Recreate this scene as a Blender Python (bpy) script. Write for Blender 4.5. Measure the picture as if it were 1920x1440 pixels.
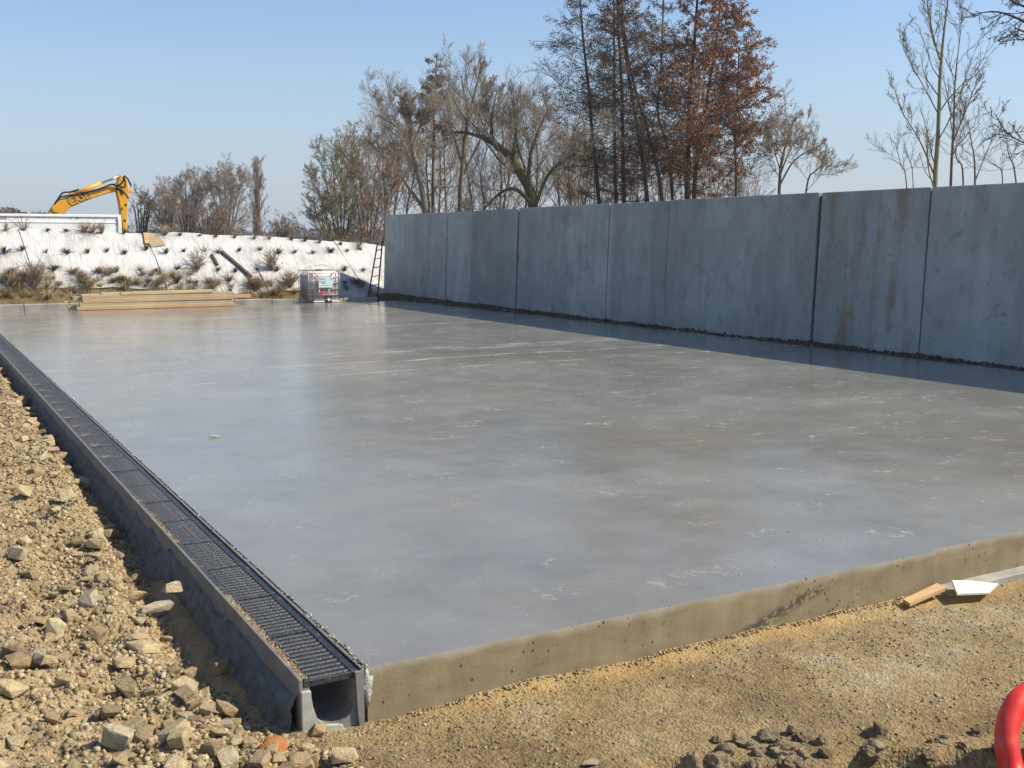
import bpy, bmesh, math, random
import numpy as np
from mathutils import Vector, Matrix, Euler

for o in list(bpy.data.objects):
    bpy.data.objects.remove(o)
scene = bpy.context.scene
C = scene.collection
R = math.radians
random.seed(7)
rng = np.random.default_rng(11)

# ------------------------------------------------------------------ camera, sky, sun, exposure
# world: slab's near left corner is the origin, X along its front edge, Y along the drain channel, z = 0 slab top
CAM = np.array([-1.484, -3.796, 1.65])
PITCH, YAW, FPX = R(7.548), R(29.318), 2030.0          # focal length in pixels of a 1920 wide frame
cd = bpy.data.cameras.new('camera'); cam = bpy.data.objects.new('camera', cd); C.objects.link(cam)
cam.location = CAM.tolist(); cam.rotation_euler = (math.pi / 2 - PITCH, 0, -YAW)
cd.sensor_width = 36.0; cd.lens = 36.0 * FPX / 1920.0
cd.clip_start = 0.05; cd.clip_end = 6000
scene.camera = cam

SUN_AZ, SUN_EL = R(120.0), R(43.5)                      # clockwise from +Y
w = bpy.data.worlds.new('World'); scene.world = w; w.use_nodes = True
wn = w.node_tree.nodes; wl = w.node_tree.links
bg = wn['Background']; sky = wn.new('ShaderNodeTexSky'); sky.sky_type = 'NISHITA'
sky.sun_disc = False; sky.sun_elevation = SUN_EL; sky.sun_rotation = SUN_AZ
sky.altitude = 50; sky.air_density = 1.0; sky.dust_density = 0.6; sky.ozone_density = 4.0
# winter haze layer low over the whole horizon, the same in every direction
gt = wn.new('ShaderNodeTexCoord'); gs = wn.new('ShaderNodeSeparateXYZ'); wl.new(gt.outputs['Generated'], gs.inputs[0])
gr = wn.new('ShaderNodeMapRange'); gr.interpolation_type = 'SMOOTHERSTEP'; wl.new(gs.outputs['Z'], gr.inputs[0])
for i_, v_ in enumerate((-0.08, 0.30, 0.93, 0.0)): gr.inputs[i_ + 1].default_value = v_
gm = wn.new('ShaderNodeMix'); gm.data_type = 'RGBA'; wl.new(gr.outputs[0], gm.inputs[0]); wl.new(sky.outputs[0], gm.inputs[6]); gm.inputs[7].default_value = (2.95, 3.40, 4.05, 1)
wl.new(gm.outputs[2], bg.inputs[0]); bg.inputs[1].default_value = 0.12
sd = bpy.data.lights.new('sun', 'SUN'); sun = bpy.data.objects.new('sun', sd); C.objects.link(sun)
sd.energy = 4.8; sd.angle = R(0.53); sd.color = (1.0, 0.91, 0.75)
sv = Vector((math.sin(SUN_AZ) * math.cos(SUN_EL), math.cos(SUN_AZ) * math.cos(SUN_EL), math.sin(SUN_EL)))
sun.rotation_euler = sv.to_track_quat('Z', 'Y').to_euler(); sun.location = (20, -20, 30)
vs = scene.view_settings
vs.view_transform = 'Standard'; vs.look = 'None'; vs.gamma = 1.0; vs.exposure = 0.45; vs.use_curve_mapping = False

# survey helper: the point seen along a sight line at a known distance, plane or height
_hd = np.array([math.sin(YAW), math.cos(YAW), 0]); _rt = np.array([math.cos(YAW), -math.sin(YAW), 0])
_fw = _hd * math.cos(PITCH) - np.array([0, 0, math.sin(PITCH)]); _up = _hd * math.sin(PITCH) + np.array([0, 0, math.cos(PITCH)])
def sight(x, y): return _fw * FPX + _rt * (x - 960) - _up * (y - 720)
def at_z(x, y, z): d = sight(x, y); return CAM + d * ((z - CAM[2]) / d[2])
def at_y(x, y, Y): d = sight(x, y); return CAM + d * ((Y - CAM[1]) / d[1])
def at_d(x, y, D): d = sight(x, y); return CAM + d * (D / FPX)

# ------------------------------------------------------------------ helpers
def link(o, parent=None):
    C.objects.link(o)
    if parent is not None: o.parent = parent
    return o
def tag(o, label=None, cat=None, group=None, kind=None):
    if label: o['label'] = label
    if cat: o['category'] = cat
    if group: o['group'] = group
    if kind: o['kind'] = kind
    return o
def empty(name, loc=(0, 0, 0), rz=0.0):
    o = bpy.data.objects.new(name, None); o.empty_display_size = 0.1
    o.location = loc; o.rotation_euler = (0, 0, rz); C.objects.link(o); return o
def obj(name, me, mat=None, parent=None):
    o = bpy.data.objects.new(name, me)
    if mat is not None and not me.materials: me.materials.append(mat)
    return link(o, parent)
def mesh_np(name, V, quads=None, tris=None, smooth=False):
    V = np.asarray(V, np.float32).reshape(-1, 3)
    q = np.zeros((0, 4), np.int32) if quads is None else np.asarray(quads, np.int32).reshape(-1, 4)
    t = np.zeros((0, 3), np.int32) if tris is None else np.asarray(tris, np.int32).reshape(-1, 3)
    me = bpy.data.meshes.new(name)
    me.vertices.add(len(V)); me.vertices.foreach_set('co', V.ravel())
    nl = q.size + t.size
    me.loops.add(nl); me.loops.foreach_set('vertex_index', np.concatenate([q.ravel(), t.ravel()]))
    npg = len(q) + len(t); me.polygons.add(npg)
    st = np.concatenate([np.arange(len(q)) * 4, len(q) * 4 + np.arange(len(t)) * 3])
    me.polygons.foreach_set('loop_start', st.astype(np.int32))
    if smooth: me.polygons.foreach_set('use_smooth', np.ones(npg, bool))
    me.update(calc_edges=True); me.validate()
    return me
def bm_mesh(name, bm, smooth=False):
    bmesh.ops.recalc_face_normals(bm, faces=bm.faces)
    me = bpy.data.meshes.new(name); bm.to_mesh(me); bm.free()
    if smooth:
        for p in me.polygons: p.use_smooth = True
    return me
def box(bm, x0, x1, y0, y1, z0, z1, bev=0.0):
    r = bmesh.ops.create_cube(bm, size=1.0)
    bmesh.ops.scale(bm, vec=(x1 - x0, y1 - y0, z1 - z0), verts=r['verts'])
    bmesh.ops.translate(bm, vec=((x0 + x1) / 2, (y0 + y1) / 2, (z0 + z1) / 2), verts=r['verts'])
    if bev > 0:
        es = list({e for v in r['verts'] for e in v.link_edges})
        bmesh.ops.bevel(bm, geom=es, offset=bev, segments=1, affect='EDGES')
def box_obj(name, b, mat, parent=None, bev=0.0):
    bm = bmesh.new(); box(bm, *b, bev=bev); return obj(name, bm_mesh(name, bm), mat, parent)
def prism(bm, pts, axis, a0, a1):
    """extrude a closed 2-D outline; axis 'x','y' or 'z' is the extrusion direction"""
    def p3(u, v, a):
        return (a, u, v) if axis == 'x' else ((u, a, v) if axis == 'y' else (u, v, a))
    A = [bm.verts.new(p3(u, v, a0)) for u, v in pts]; B = [bm.verts.new(p3(u, v, a1)) for u, v in pts]
    n = len(pts)
    for i in range(n): bm.faces.new((A[i], A[(i + 1) % n], B[(i + 1) % n], B[i]))
    bm.faces.new(A); bm.faces.new(B[::-1])
def tubes_np(P, Rd, sides):
    """P (N,K,3) centre lines, Rd (N,K) radii -> verts, quads"""
    N, K, _ = P.shape
    T = np.empty_like(P); T[:, 1:-1] = P[:, 2:] - P[:, :-2]; T[:, 0] = P[:, 1] - P[:, 0]; T[:, -1] = P[:, -1] - P[:, -2]
    T /= np.linalg.norm(T, axis=2, keepdims=True) + 1e-9
    ref = np.where(np.abs(T[:, :1, 2:3]) > 0.9, np.array([1.0, 0, 0]), np.array([0, 0, 1.0]))
    ref = np.broadcast_to(ref, P.shape)
    U = np.cross(T, ref); U /= np.linalg.norm(U, axis=2, keepdims=True) + 1e-9
    W = np.cross(T, U)
    a = np.arange(sides) * 2 * math.pi / sides
    V = P[:, :, None, :] + Rd[:, :, None, None] * (np.cos(a)[None, None, :, None] * U[:, :, None, :] + np.sin(a)[None, None, :, None] * W[:, :, None, :])
    idx = np.arange(N * K * sides).reshape(N, K, sides)
    a0 = idx[:, :-1, :]; a1 = np.roll(a0, -1, 2); b0 = idx[:, 1:, :]; b1 = np.roll(b0, -1, 2)
    return V.reshape(-1, 3), np.stack([a0, a1, b1, b0], -1).reshape(-1, 4)
def tube_mesh(name, pts, r, sides=10, smooth=True):
    P = np.array(pts, float)[None]; Rd = np.full(P.shape[:2], r) if np.isscalar(r) else np.array(r, float)[None]
    V, Q = tubes_np(P, Rd, sides)
    n = len(V); K = P.shape[1]
    V = np.vstack([V, P[0, 0], P[0, -1]])
    ts = []
    for i in range(sides):
        j = (i + 1) % sides
        ts.append((i, n, j)); ts.append(((K - 1) * sides + i, (K - 1) * sides + j, n + 1))
    return mesh_np(name, V, Q, ts, smooth)
def smooth_line(pts, K):
    """Catmull-Rom resample of control rows (any width)"""
    p = np.array(pts, float); n = len(p)
    if n == 2:
        t = np.linspace(0, 1, K)[:, None]; return p[0] * (1 - t) + p[1] * t
    q = np.vstack([2 * p[0] - p[1], p, 2 * p[-1] - p[-2]])
    s = np.linspace(0, n - 1, K); i = np.minimum(s.astype(int), n - 2); f = (s - i)[:, None]
    a, b, c, d = q[i], q[i + 1], q[i + 2], q[i + 3]
    return 0.5 * (2 * b + (c - a) * f + (2 * a - 5 * b + 4 * c - d) * f ** 2 + (3 * b - a - 3 * c + d) * f ** 3)
def _h(ix, iy, s):
    n = (ix * 374761393 + iy * 668265263 + s * 1442695041) & 0xFFFFFFFF
    n = ((n ^ (n >> 13)) * 1274126177) & 0xFFFFFFFF
    return ((n ^ (n >> 16)) & 0xFFFF) / 65535.0
def vnoise(x, y, s=0):
    x = np.asarray(x, float); y = np.asarray(y, float)
    ix = np.floor(x).astype(np.int64); iy = np.floor(y).astype(np.int64); fx = x - ix; fy = y - iy
    fx = fx * fx * (3 - 2 * fx); fy = fy * fy * (3 - 2 * fy)
    a = _h(ix, iy, s); b = _h(ix + 1, iy, s); c = _h(ix, iy + 1, s); d = _h(ix + 1, iy + 1, s)
    return (a * (1 - fx) + b * fx) * (1 - fy) + (c * (1 - fx) + d * fx) * fy - 0.5
def fbm(x, y, s=0, o=4):
    v = 0; a = 1.0
    for i in range(o):
        v = v + a * vnoise(x * 2 ** i, y * 2 ** i, s + i); a *= 0.5
    return v
def sstep(a, b, x):
    t = np.clip((x - a) / (b - a), 0, 1); return t * t * (3 - 2 * t)

# ------------------------------------------------------------------ procedural materials
class Mat:
    def __init__(s, name, rough=0.8, spec=0.5, color=(0.5, 0.5, 0.5), metal=0.0):
        s.m = bpy.data.materials.new(name); s.m.use_nodes = True
        s.n = s.m.node_tree.nodes; s.l = s.m.node_tree.links
        s.b = s.n['Principled BSDF']; s.b.inputs['Roughness'].default_value = rough
        s.b.inputs['Specular IOR Level'].default_value = spec; s.b.inputs['Metallic'].default_value = metal
        s.b.inputs['Base Color'].default_value = (*color, 1)
        s.tc = s.n.new('ShaderNodeTexCoord')
    def put(s, sock, v):
        if hasattr(v, 'is_linked') or hasattr(v, 'links'): s.l.new(v, sock)
        elif isinstance(v, (tuple, list)) and len(v) == 3 and sock.type == 'RGBA': sock.default_value = (*v, 1)
        else: sock.default_value = v
    def vec(s, scale=(1, 1, 1), rot=(0, 0, 0), loc=(0, 0, 0), space='Object'):
        mp = s.n.new('ShaderNodeMapping'); s.l.new(s.tc.outputs[space], mp.inputs[0])
        mp.inputs['Scale'].default_value = scale; mp.inputs['Rotation'].default_value = rot; mp.inputs['Location'].default_value = loc
        return mp.outputs[0]
    def vec2(s, rot, scale, loc=(0, 0, 0)):
        mp = s.n.new('ShaderNodeMapping'); s.l.new(s.vec(rot=rot), mp.inputs[0]); mp.inputs['Scale'].default_value = scale; mp.inputs['Location'].default_value = loc
        return mp.outputs[0]
    def noise(s, scale=5, detail=4, rough=0.55, vec=None, dist=0.0):
        t = s.n.new('ShaderNodeTexNoise'); s.l.new(vec if vec else s.vec(), t.inputs['Vector'])
        t.inputs['Scale'].default_value = scale; t.inputs['Detail'].default_value = detail
        t.inputs['Roughness'].default_value = rough; t.inputs['Distortion'].default_value = dist
        return t.outputs[0]
    def voro(s, scale=5, feat='F1', vec=None, out='Distance', rand=1.0):
        t = s.n.new('ShaderNodeTexVoronoi'); t.feature = feat; s.l.new(vec if vec else s.vec(), t.inputs['Vector'])
        t.inputs['Scale'].default_value = scale; t.inputs['Randomness'].default_value = rand
        return t.outputs[out]
    def ramp(s, fac, stops):
        t = s.n.new('ShaderNodeValToRGB'); s.put(t.inputs[0], fac); e = t.color_ramp.elements
        while len(e) < len(stops): e.new(0.5)
        for i, (p, c) in enumerate(stops):
            e[i].position = p; e[i].color = (*c, 1) if isinstance(c, tuple) else (c, c, c, 1)
        return t.outputs[0]
    def mix(s, fac, a, b, mode='MIX'):
        t = s.n.new('ShaderNodeMix'); t.data_type = 'RGBA'; t.blend_type = mode
        s.put(t.inputs[0], fac); s.put(t.inputs[6], a); s.put(t.inputs[7], b); return t.outputs[2]
    def math(s, op, a, b=0.0, clamp=False):
        t = s.n.new('ShaderNodeMath'); t.operation = op; t.use_clamp = clamp
        s.put(t.inputs[0], a); s.put(t.inputs[1], b); return t.outputs[0]
    def rng(s, v, a, b, c=0.0, d=1.0):
        t = s.n.new('ShaderNodeMapRange'); t.interpolation_type = 'SMOOTHSTEP'; s.put(t.inputs[0], v)
        for i, q in enumerate((a, b, c, d)): t.inputs[i + 1].default_value = q
        return t.outputs[0]
    def xyz(s, space='Object'):
        t = s.n.new('ShaderNodeSeparateXYZ'); s.l.new(s.tc.outputs[space], t.inputs[0]); return t.outputs
    def color(s, v): s.put(s.b.inputs['Base Color'], v); return s
    def rough(s, v): s.put(s.b.inputs['Roughness'], v); return s
    def bump(s, h, dist=0.01, strength=1.0):
        t = s.n.new('ShaderNodeBump'); t.inputs['Distance'].default_value = dist; t.inputs['Strength'].default_value = strength
        s.put(t.inputs['Height'], h)
        prev = s.b.inputs['Normal'].links
        if prev: s.l.new(prev[0].from_socket, t.inputs['Normal'])
        s.l.new(t.outputs[0], s.b.inputs['Normal']); return s
    def obj_rand(s):
        t = s.n.new('ShaderNodeObjectInfo'); return t.outputs['Random']
    def isl_rand(s):
        t = s.n.new('ShaderNodeNewGeometry'); return t.outputs['Random Per Island']

def plain(name, col, rough=0.6, var=0.15, scale=8, spec=0.4, metal=0.0, bumpd=0.0):
    m = Mat(name, rough, spec, metal=metal); n = m.noise(scale, 5)
    a = tuple(c * (1 - var) for c in col); b = tuple(min(1, c * (1 + var)) for c in col)
    m.color(m.ramp(n, [(0.3, a), (0.7, b)]))
    if bumpd: m.bump(m.noise(scale * 6, 4), bumpd)
    return m.m

def mat_slab():
    m = Mat('power_floated_concrete', 0.3, 0.5)
    big = m.noise(0.35, 4, 0.55, dist=0.6); mid = m.noise(2.2, 4, 0.6)
    c = m.ramp(big, [(0.30, (0.140, 0.135, 0.114)), (0.5, (0.203, 0.196, 0.168)), (0.70, (0.285, 0.277, 0.241))])
    c = m.mix(0.35, c, m.ramp(mid, [(0.3, (0.15, 0.142, 0.125)), (0.7, (0.30, 0.288, 0.262))]))
    # faint rusty tint patches
    tint = m.rng(m.noise(0.42, 4, 0.55, m.vec(loc=(7, 3, 0))), 0.47, 0.66)
    c = m.mix(m.math('MULTIPLY', tint, 0.38), c, (0.225, 0.185, 0.115))
    # dried laitance scuffs: blotches broken up by fine grain
    v1 = m.voro(2.3, 'F1', m.vec(scale=(0.75, 1.15, 1)))
    ring = m.math('MULTIPLY', m.rng(v1, 0.34, 0.20), m.rng(m.noise(11, 6, 0.8, dist=0.6), 0.50, 0.68))
    where = m.rng(m.noise(0.55, 3, 0.5, m.vec(loc=(3.3, 1.7, 0))), 0.38, 0.52)
    scuff = m.math('MULTIPLY', ring, where)
    xs = m.xyz()
    st = m.rng(m.noise(5.5, 6, 0.72, m.vec(scale=(0.55, 1.6, 1), rot=(0, 0, R(29)))), 0.60, 0.68)
    far = m.rng(xs['X'], 2.5, 5.5)
    scuff = m.math('MAXIMUM', scuff, m.math('MULTIPLY', m.math('MULTIPLY', st, far), 0.8))
    # whitish drag lines across the slab where the curing sheets met
    wob = m.math('MULTIPLY', m.math('SUBTRACT', m.noise(0.5, 2, 0.5, m.vec(loc=(1, 9, 0))), 0.5), 0.8)
    brk = m.noise(3.0, 5, 0.72, m.vec(scale=(0.5, 2.5, 1), loc=(4, 0, 0))); yw = m.math('ADD', xs['Y'], wob); lines = None
    for y0, wd, amt in ((10.0, 0.12, 1.0), (8.9, 0.06, 1.0), (15.9, 0.16, 0.8), (11.2, 0.5, 0.6), (19.6, 0.3, 0.6)):
        ln = m.math('MULTIPLY', m.rng(m.math('ABSOLUTE', m.math('SUBTRACT', yw, y0)), wd, wd * 0.3), amt)
        lines = ln if lines is None else m.math('MAXIMUM', lines, ln)
    scuff = m.math('MAXIMUM', scuff, m.math('MULTIPLY', lines, m.rng(brk, 0.46, 0.60)))
    bloom = m.math('MULTIPLY', m.rng(m.noise(1.5, 3, 0.5, m.vec(loc=(2, 6, 0))), 0.52, 0.68), m.rng(m.noise(38, 4, 0.75), 0.40, 0.66))
    scuff = m.math('MAXIMUM', scuff, m.math('MULTIPLY', bloom, 0.32))
    c = m.mix(m.math('MULTIPLY', scuff, 0.56), c, (0.50, 0.48, 0.44))
    specks = m.rng(m.voro(26, 'F1'), 0.10, 0.055)
    specks = m.math('MULTIPLY', specks, m.rng(m.noise(1.6, 3), 0.52, 0.62))
    c = m.mix(m.math('MULTIPLY', specks, 0.7), c, (0.60, 0.58, 0.54))
    # vertical edge: board-marked, buff grey cement skin
    geo = m.n.new('ShaderNodeNewGeometry'); sx = m.n.new('ShaderNodeSeparateXYZ'); m.l.new(geo.outputs['Normal'], sx.inputs[0])
    side = m.rng(sx.outputs['Z'], 0.95, 0.85)
    sc = m.ramp(m.noise(3.0, 6, 0.65, m.vec(scale=(1, 1, 3))), [(0.3, (0.193, 0.155, 0.087)), (0.55, (0.245, 0.198, 0.114)), (0.75, (0.292, 0.241, 0.146))])
    sc = m.mix(0.7, sc, m.ramp(m.noise(7, 4, 0.6, m.vec(scale=(1, 1, 0.25), loc=(2, 0, 0))), [(0.3, 0.72), (0.7, 1.18)]), 'MULTIPLY')
    sc = m.mix(m.rng(m.math('ADD', xs['Z'], m.math('MULTIPLY', m.noise(4, 4), 0.10)), 0.005, 0.06), sc, (0.36, 0.33, 0.26))
    holes = m.math('MULTIPLY', m.rng(m.voro(30, 'F1', m.vec(scale=(1, 1, 0.8)), rand=1.0), 0.24, 0.12), m.rng(m.noise(3.2, 4, 0.65, m.vec(loc=(4, 0, 1))), 0.46, 0.56))
    sc = m.mix(holes, sc, (0.05, 0.045, 0.035))
    hc = m.math('MULTIPLY', m.math('MULTIPLY', m.rng(m.math('ABSOLUTE', m.math('SUBTRACT', xs['X'], m.math('ADD', 2.62, m.math('MULTIPLY', xs['Z'], 3.2)))), 0.16, 0.03), m.rng(m.noise(24, 5, 0.75), 0.44, 0.52)), m.rng(xs['Z'], -0.03, -0.09))
    sc = m.mix(m.math('MULTIPLY', hc, 0.85), sc, (0.045, 0.040, 0.032))
    c = m.mix(side, c, sc)
    m.color(c)
    rg = m.math('ADD', m.math('MULTIPLY', m.noise(0.8, 5, 0.6, m.vec(loc=(5, 5, 5))), 0.26), 0.02)
    rg = m.math('ADD', rg, m.math('MULTIPLY', scuff, 0.35))
    rg = m.math('MAXIMUM', rg, m.math('MULTIPLY', side, 0.85))
    m.rough(rg)
    m.bump(m.noise(3.5, 2, 0.5), 0.0035)
    m.bump(m.noise(70, 1, 0.5), 0.001)
    return m.m

def mat_wall():
    m = Mat('precast_concrete', 0.82, 0.35)
    xs = m.xyz()
    big = m.noise(0.9, 6, 0.68); c = m.ramp(big, [(0.3, (0.275, 0.290, 0.278)), (0.7, (0.405, 0.424, 0.405))])
    streak = m.noise(2.6, 4, 0.62, m.vec(scale=(1, 1.5, 0.22)))
    c = m.mix(0.6, c, m.ramp(streak, [(0.28, 0.72), (0.5, 0.96), (0.75, 1.14)]), 'MULTIPLY')
    # form-board bands, each cast a little lighter or darker
    v = m.n.new('ShaderNodeTexVoronoi'); v.voronoi_dimensions = '1D'; m.l.new(xs['Y'], v.inputs['W']); v.inputs['Scale'].default_value = 0.62
    bw = m.n.new('ShaderNodeRGBToBW'); m.l.new(v.outputs['Color'], bw.inputs[0])
    c = m.mix(1.0, c, m.ramp(bw.outputs[0], [(0.2, 0.80), (0.8, 1.10)]), 'MULTIPLY')
    # scratches and dark scars
    for i, (rx, sc_, th) in enumerate(((R(32), 2.3, 0.69), (R(-48), 2.0, 0.695), (R(80), 1.8, 0.71))):
        nn = m.noise(sc_, 4, 0.6, m.vec2((rx, 0, 0), (1, 5, 1.4), (i * 3.1, i * 5.7, i)))
        c = m.mix(m.math('MULTIPLY', m.rng(nn, th - 0.03, th + 0.04), 0.5), c, (0.10, 0.11, 0.105))
    smudge = m.rng(m.noise(2.2, 5, 0.7, m.vec(scale=(1, 1.2, 0.8), loc=(0, 4, 2))), 0.52, 0.72)
    c = m.mix(m.math('MULTIPLY', smudge, 0.6), c, (0.17, 0.18, 0.165))
    pits = m.math('MULTIPLY', m.rng(m.voro(9, 'F1'), 0.12, 0.05), m.rng(m.noise(1.7, 2), 0.5, 0.6))
    c = m.mix(m.math('MULTIPLY', pits, 0.7), c, (0.06, 0.06, 0.06))
    # rust runs on the second panel from the right
    rw = m.math('MULTIPLY', m.rng(xs['Y'], 6.7, 7.2), m.rng(xs['Y'], 9.4, 8.4))
    rn = m.rng(m.noise(1.7, 5, 0.68, m.vec(scale=(1, 1.9, 0.40), loc=(0, 2.3, 0.4))), 0.47, 0.64)
    rust = m.math('MULTIPLY', rw, rn)
    lowz = m.rng(xs['Z'], 0.75, 0.0)
    r2 = m.math('MULTIPLY', m.math('MULTIPLY', lowz, m.rng(m.noise(2.0, 5, 0.7, m.vec(scale=(1, 1.5, 0.3), loc=(0, 9, 0))), 0.52, 0.72)), 0.7)
    rust = m.math('MAXIMUM', m.math('MULTIPLY', rust, 0.85), r2)
    c = m.mix(m.math('MULTIPLY', rust, 0.72), c, (0.225, 0.140, 0.065))
    m.color(c); m.rough(m.math('ADD', m.math('MULTIPLY', big, 0.25), 0.66))
    m.bump(m.noise(18, 4, 0.6), 0.005)
    return m.m

def mat_ground():
    m = Mat('sandy_subgrade', 0.95, 0.15)
    xs = m.xyz()
    big = m.noise(2.0, 5, 0.65); fine = m.noise(55, 3, 0.7); cell = m.voro(85, 'F1', out='Color')
    sand = m.ramp(big, [(0.25, (0.150, 0.103, 0.052)), (0.42, (0.258, 0.181, 0.088)), (0.58, (0.324, 0.240, 0.125)), (0.75, (0.396, 0.339, 0.225))])
    bw = m.n.new('ShaderNodeRGBToBW'); m.l.new(cell, bw.inputs[0])
    sand = m.mix(0.5, sand, m.ramp(bw.outputs[0], [(0.15, 0.55), (0.5, 0.95), (0.85, 1.45)]), 'MULTIPLY')
    sand = m.mix(m.math('MULTIPLY', m.rng(m.noise(1.1, 5, 0.7, m.vec(loc=(3, 8, 0))), 0.52, 0.68), 0.42), sand, (0.37, 0.33, 0.27))
    sand = m.mix(m.math('MULTIPLY', m.rng(m.noise(1.6, 5, 0.7, m.vec(loc=(9, 2, 0))), 0.52, 0.66), 0.55), sand, (0.175, 0.122, 0.075))
    sand = m.mix(0.6, sand, m.ramp(fine, [(0.3, 0.50), (0.7, 1.08)]), 'MULTIPLY')
    # ochre sand swept against the slab edge
    och = m.math('MULTIPLY', m.rng(m.math('ADD', xs['Y'], m.math('MULTIPLY', big, 0.2)), -0.12, 0.06), m.rng(xs['X'], 0.05, 0.5))
    sand = m.mix(m.math('MULTIPLY', och, 0.6), sand, (0.42, 0.28, 0.11))
    rub = m.ramp(m.noise(6, 6, 0.65), [(0.3, (0.23, 0.163, 0.088)), (0.5, (0.36, 0.268, 0.148)), (0.7, (0.45, 0.348, 0.205))])
    rub = m.mix(0.6, rub, m.ramp(m.noise(18, 5, 0.7), [(0.3, 0.55), (0.7, 1.15)]), 'MULTIPLY')
    rub = m.mix(0.5, rub, m.ramp(fine, [(0.3, 0.62), (0.7, 1.2)]), 'MULTIPLY')
    c = m.mix(m.rng(m.math('ADD', xs['X'], m.math('MULTIPLY', big, 0.3)), -0.10, -0.35), sand, rub)
    # rough grass and weeds further off
    grass = m.ramp(m.noise(0.25, 6, 0.65), [(0.3, (0.075, 0.062, 0.032)), (0.55, (0.15, 0.118, 0.062)), (0.75, (0.24, 0.19, 0.11))])
    c = m.mix(m.rng(xs['Y'], 24.5, 27.5), c, grass)
    m.color(c)
    m.bump(m.math('ADD', m.voro(85, 'F1'), m.math('MULTIPLY', fine, 0.7)), 0.0055)
    m.bump(m.noise(14, 3, 0.6), 0.02)
    return m.m

def mat_stone(name, stops, rnd='obj'):
    m = Mat(name, 0.9, 0.2)
    r = m.obj_rand() if rnd == 'obj' else m.isl_rand()
    c = m.ramp(r, stops)
    c = m.mix(0.8, c, m.ramp(m.noise(1.9 if rnd == 'obj' else 45, 5, 0.7), [(0.3, 0.50), (0.5, 0.95), (0.7, 1.20)]), 'MULTIPLY')
    m.color(c)
    m.bump(m.noise(3.5 if rnd == 'obj' else 90, 5, 0.7), 0.014 if rnd == 'obj' else 0.005)
    return m.m

def mat_fleece():
    m = Mat('white_geotextile', 0.95, 0.15)
    n = m.noise(1.4, 6, 0.6); c = m.ramp(n, [(0.25, (0.42, 0.405, 0.385)), (0.5, (0.56, 0.545, 0.525)), (0.75, (0.66, 0.65, 0.63))])
    xs = m.xyz()
    dirt = m.math('MULTIPLY', m.rng(xs['Z'], 1.1, 0.2), m.rng(m.noise(2.3, 6, 0.7, m.vec(scale=(1, 1, 0.7), loc=(3, 0, 0))), 0.38, 0.62))
    c = m.mix(m.math('MULTIPLY', dirt, 0.75), c, (0.30, 0.24, 0.16))
    runs = m.rng(m.noise(3.5, 5, 0.7, m.vec(scale=(1.6, 0.3, 0.3), loc=(5, 1, 0))), 0.50, 0.68)
    c = m.mix(m.math('MULTIPLY', runs, 0.35), c, (0.36, 0.33, 0.29))
    spots = m.rng(m.noise(7, 6, 0.75, m.vec(loc=(9, 1, 2))), 0.66, 0.74)
    c = m.mix(m.math('MULTIPLY', spots, 0.55), c, (0.33, 0.28, 0.2))
    m.color(c); m.bump(m.noise(3, 5, 0.65, m.vec(scale=(2.2, 1, 0.5))), 0.07); m.bump(m.noise(45, 3), 0.004)
    m.b.inputs['Sheen Weight'].default_value = 0.15
    return m.m

def mat_bark(name, a, b, scale=14):
    m = Mat(name, 0.9, 0.2)
    n = m.noise(scale, 5, 0.65, m.vec(scale=(1, 1, 0.3))); m.color(m.ramp(n, [(0.3, a), (0.7, b)])); m.bump(n, 0.03)
    return m.m
def mat_leaf(name, stops):
    m = Mat(name, 0.75, 0.25); m.color(m.ramp(m.isl_rand(), stops)); return m.m
def mat_wood(name, a, b, rough=0.8):
    m = Mat(name, rough, 0.25)
    g = m.noise(3.0, 5, 0.6, m.vec(scale=(0.7, 9, 12)), dist=0.5); k = m.noise(1.1, 4, 0.6)
    c = m.ramp(g, [(0.3, a), (0.7, b)]); c = m.mix(0.5, c, m.ramp(k, [(0.3, 0.65), (0.7, 1.2)]), 'MULTIPLY')
    m.color(c); m.bump(g, 0.004); return m.m

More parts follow.
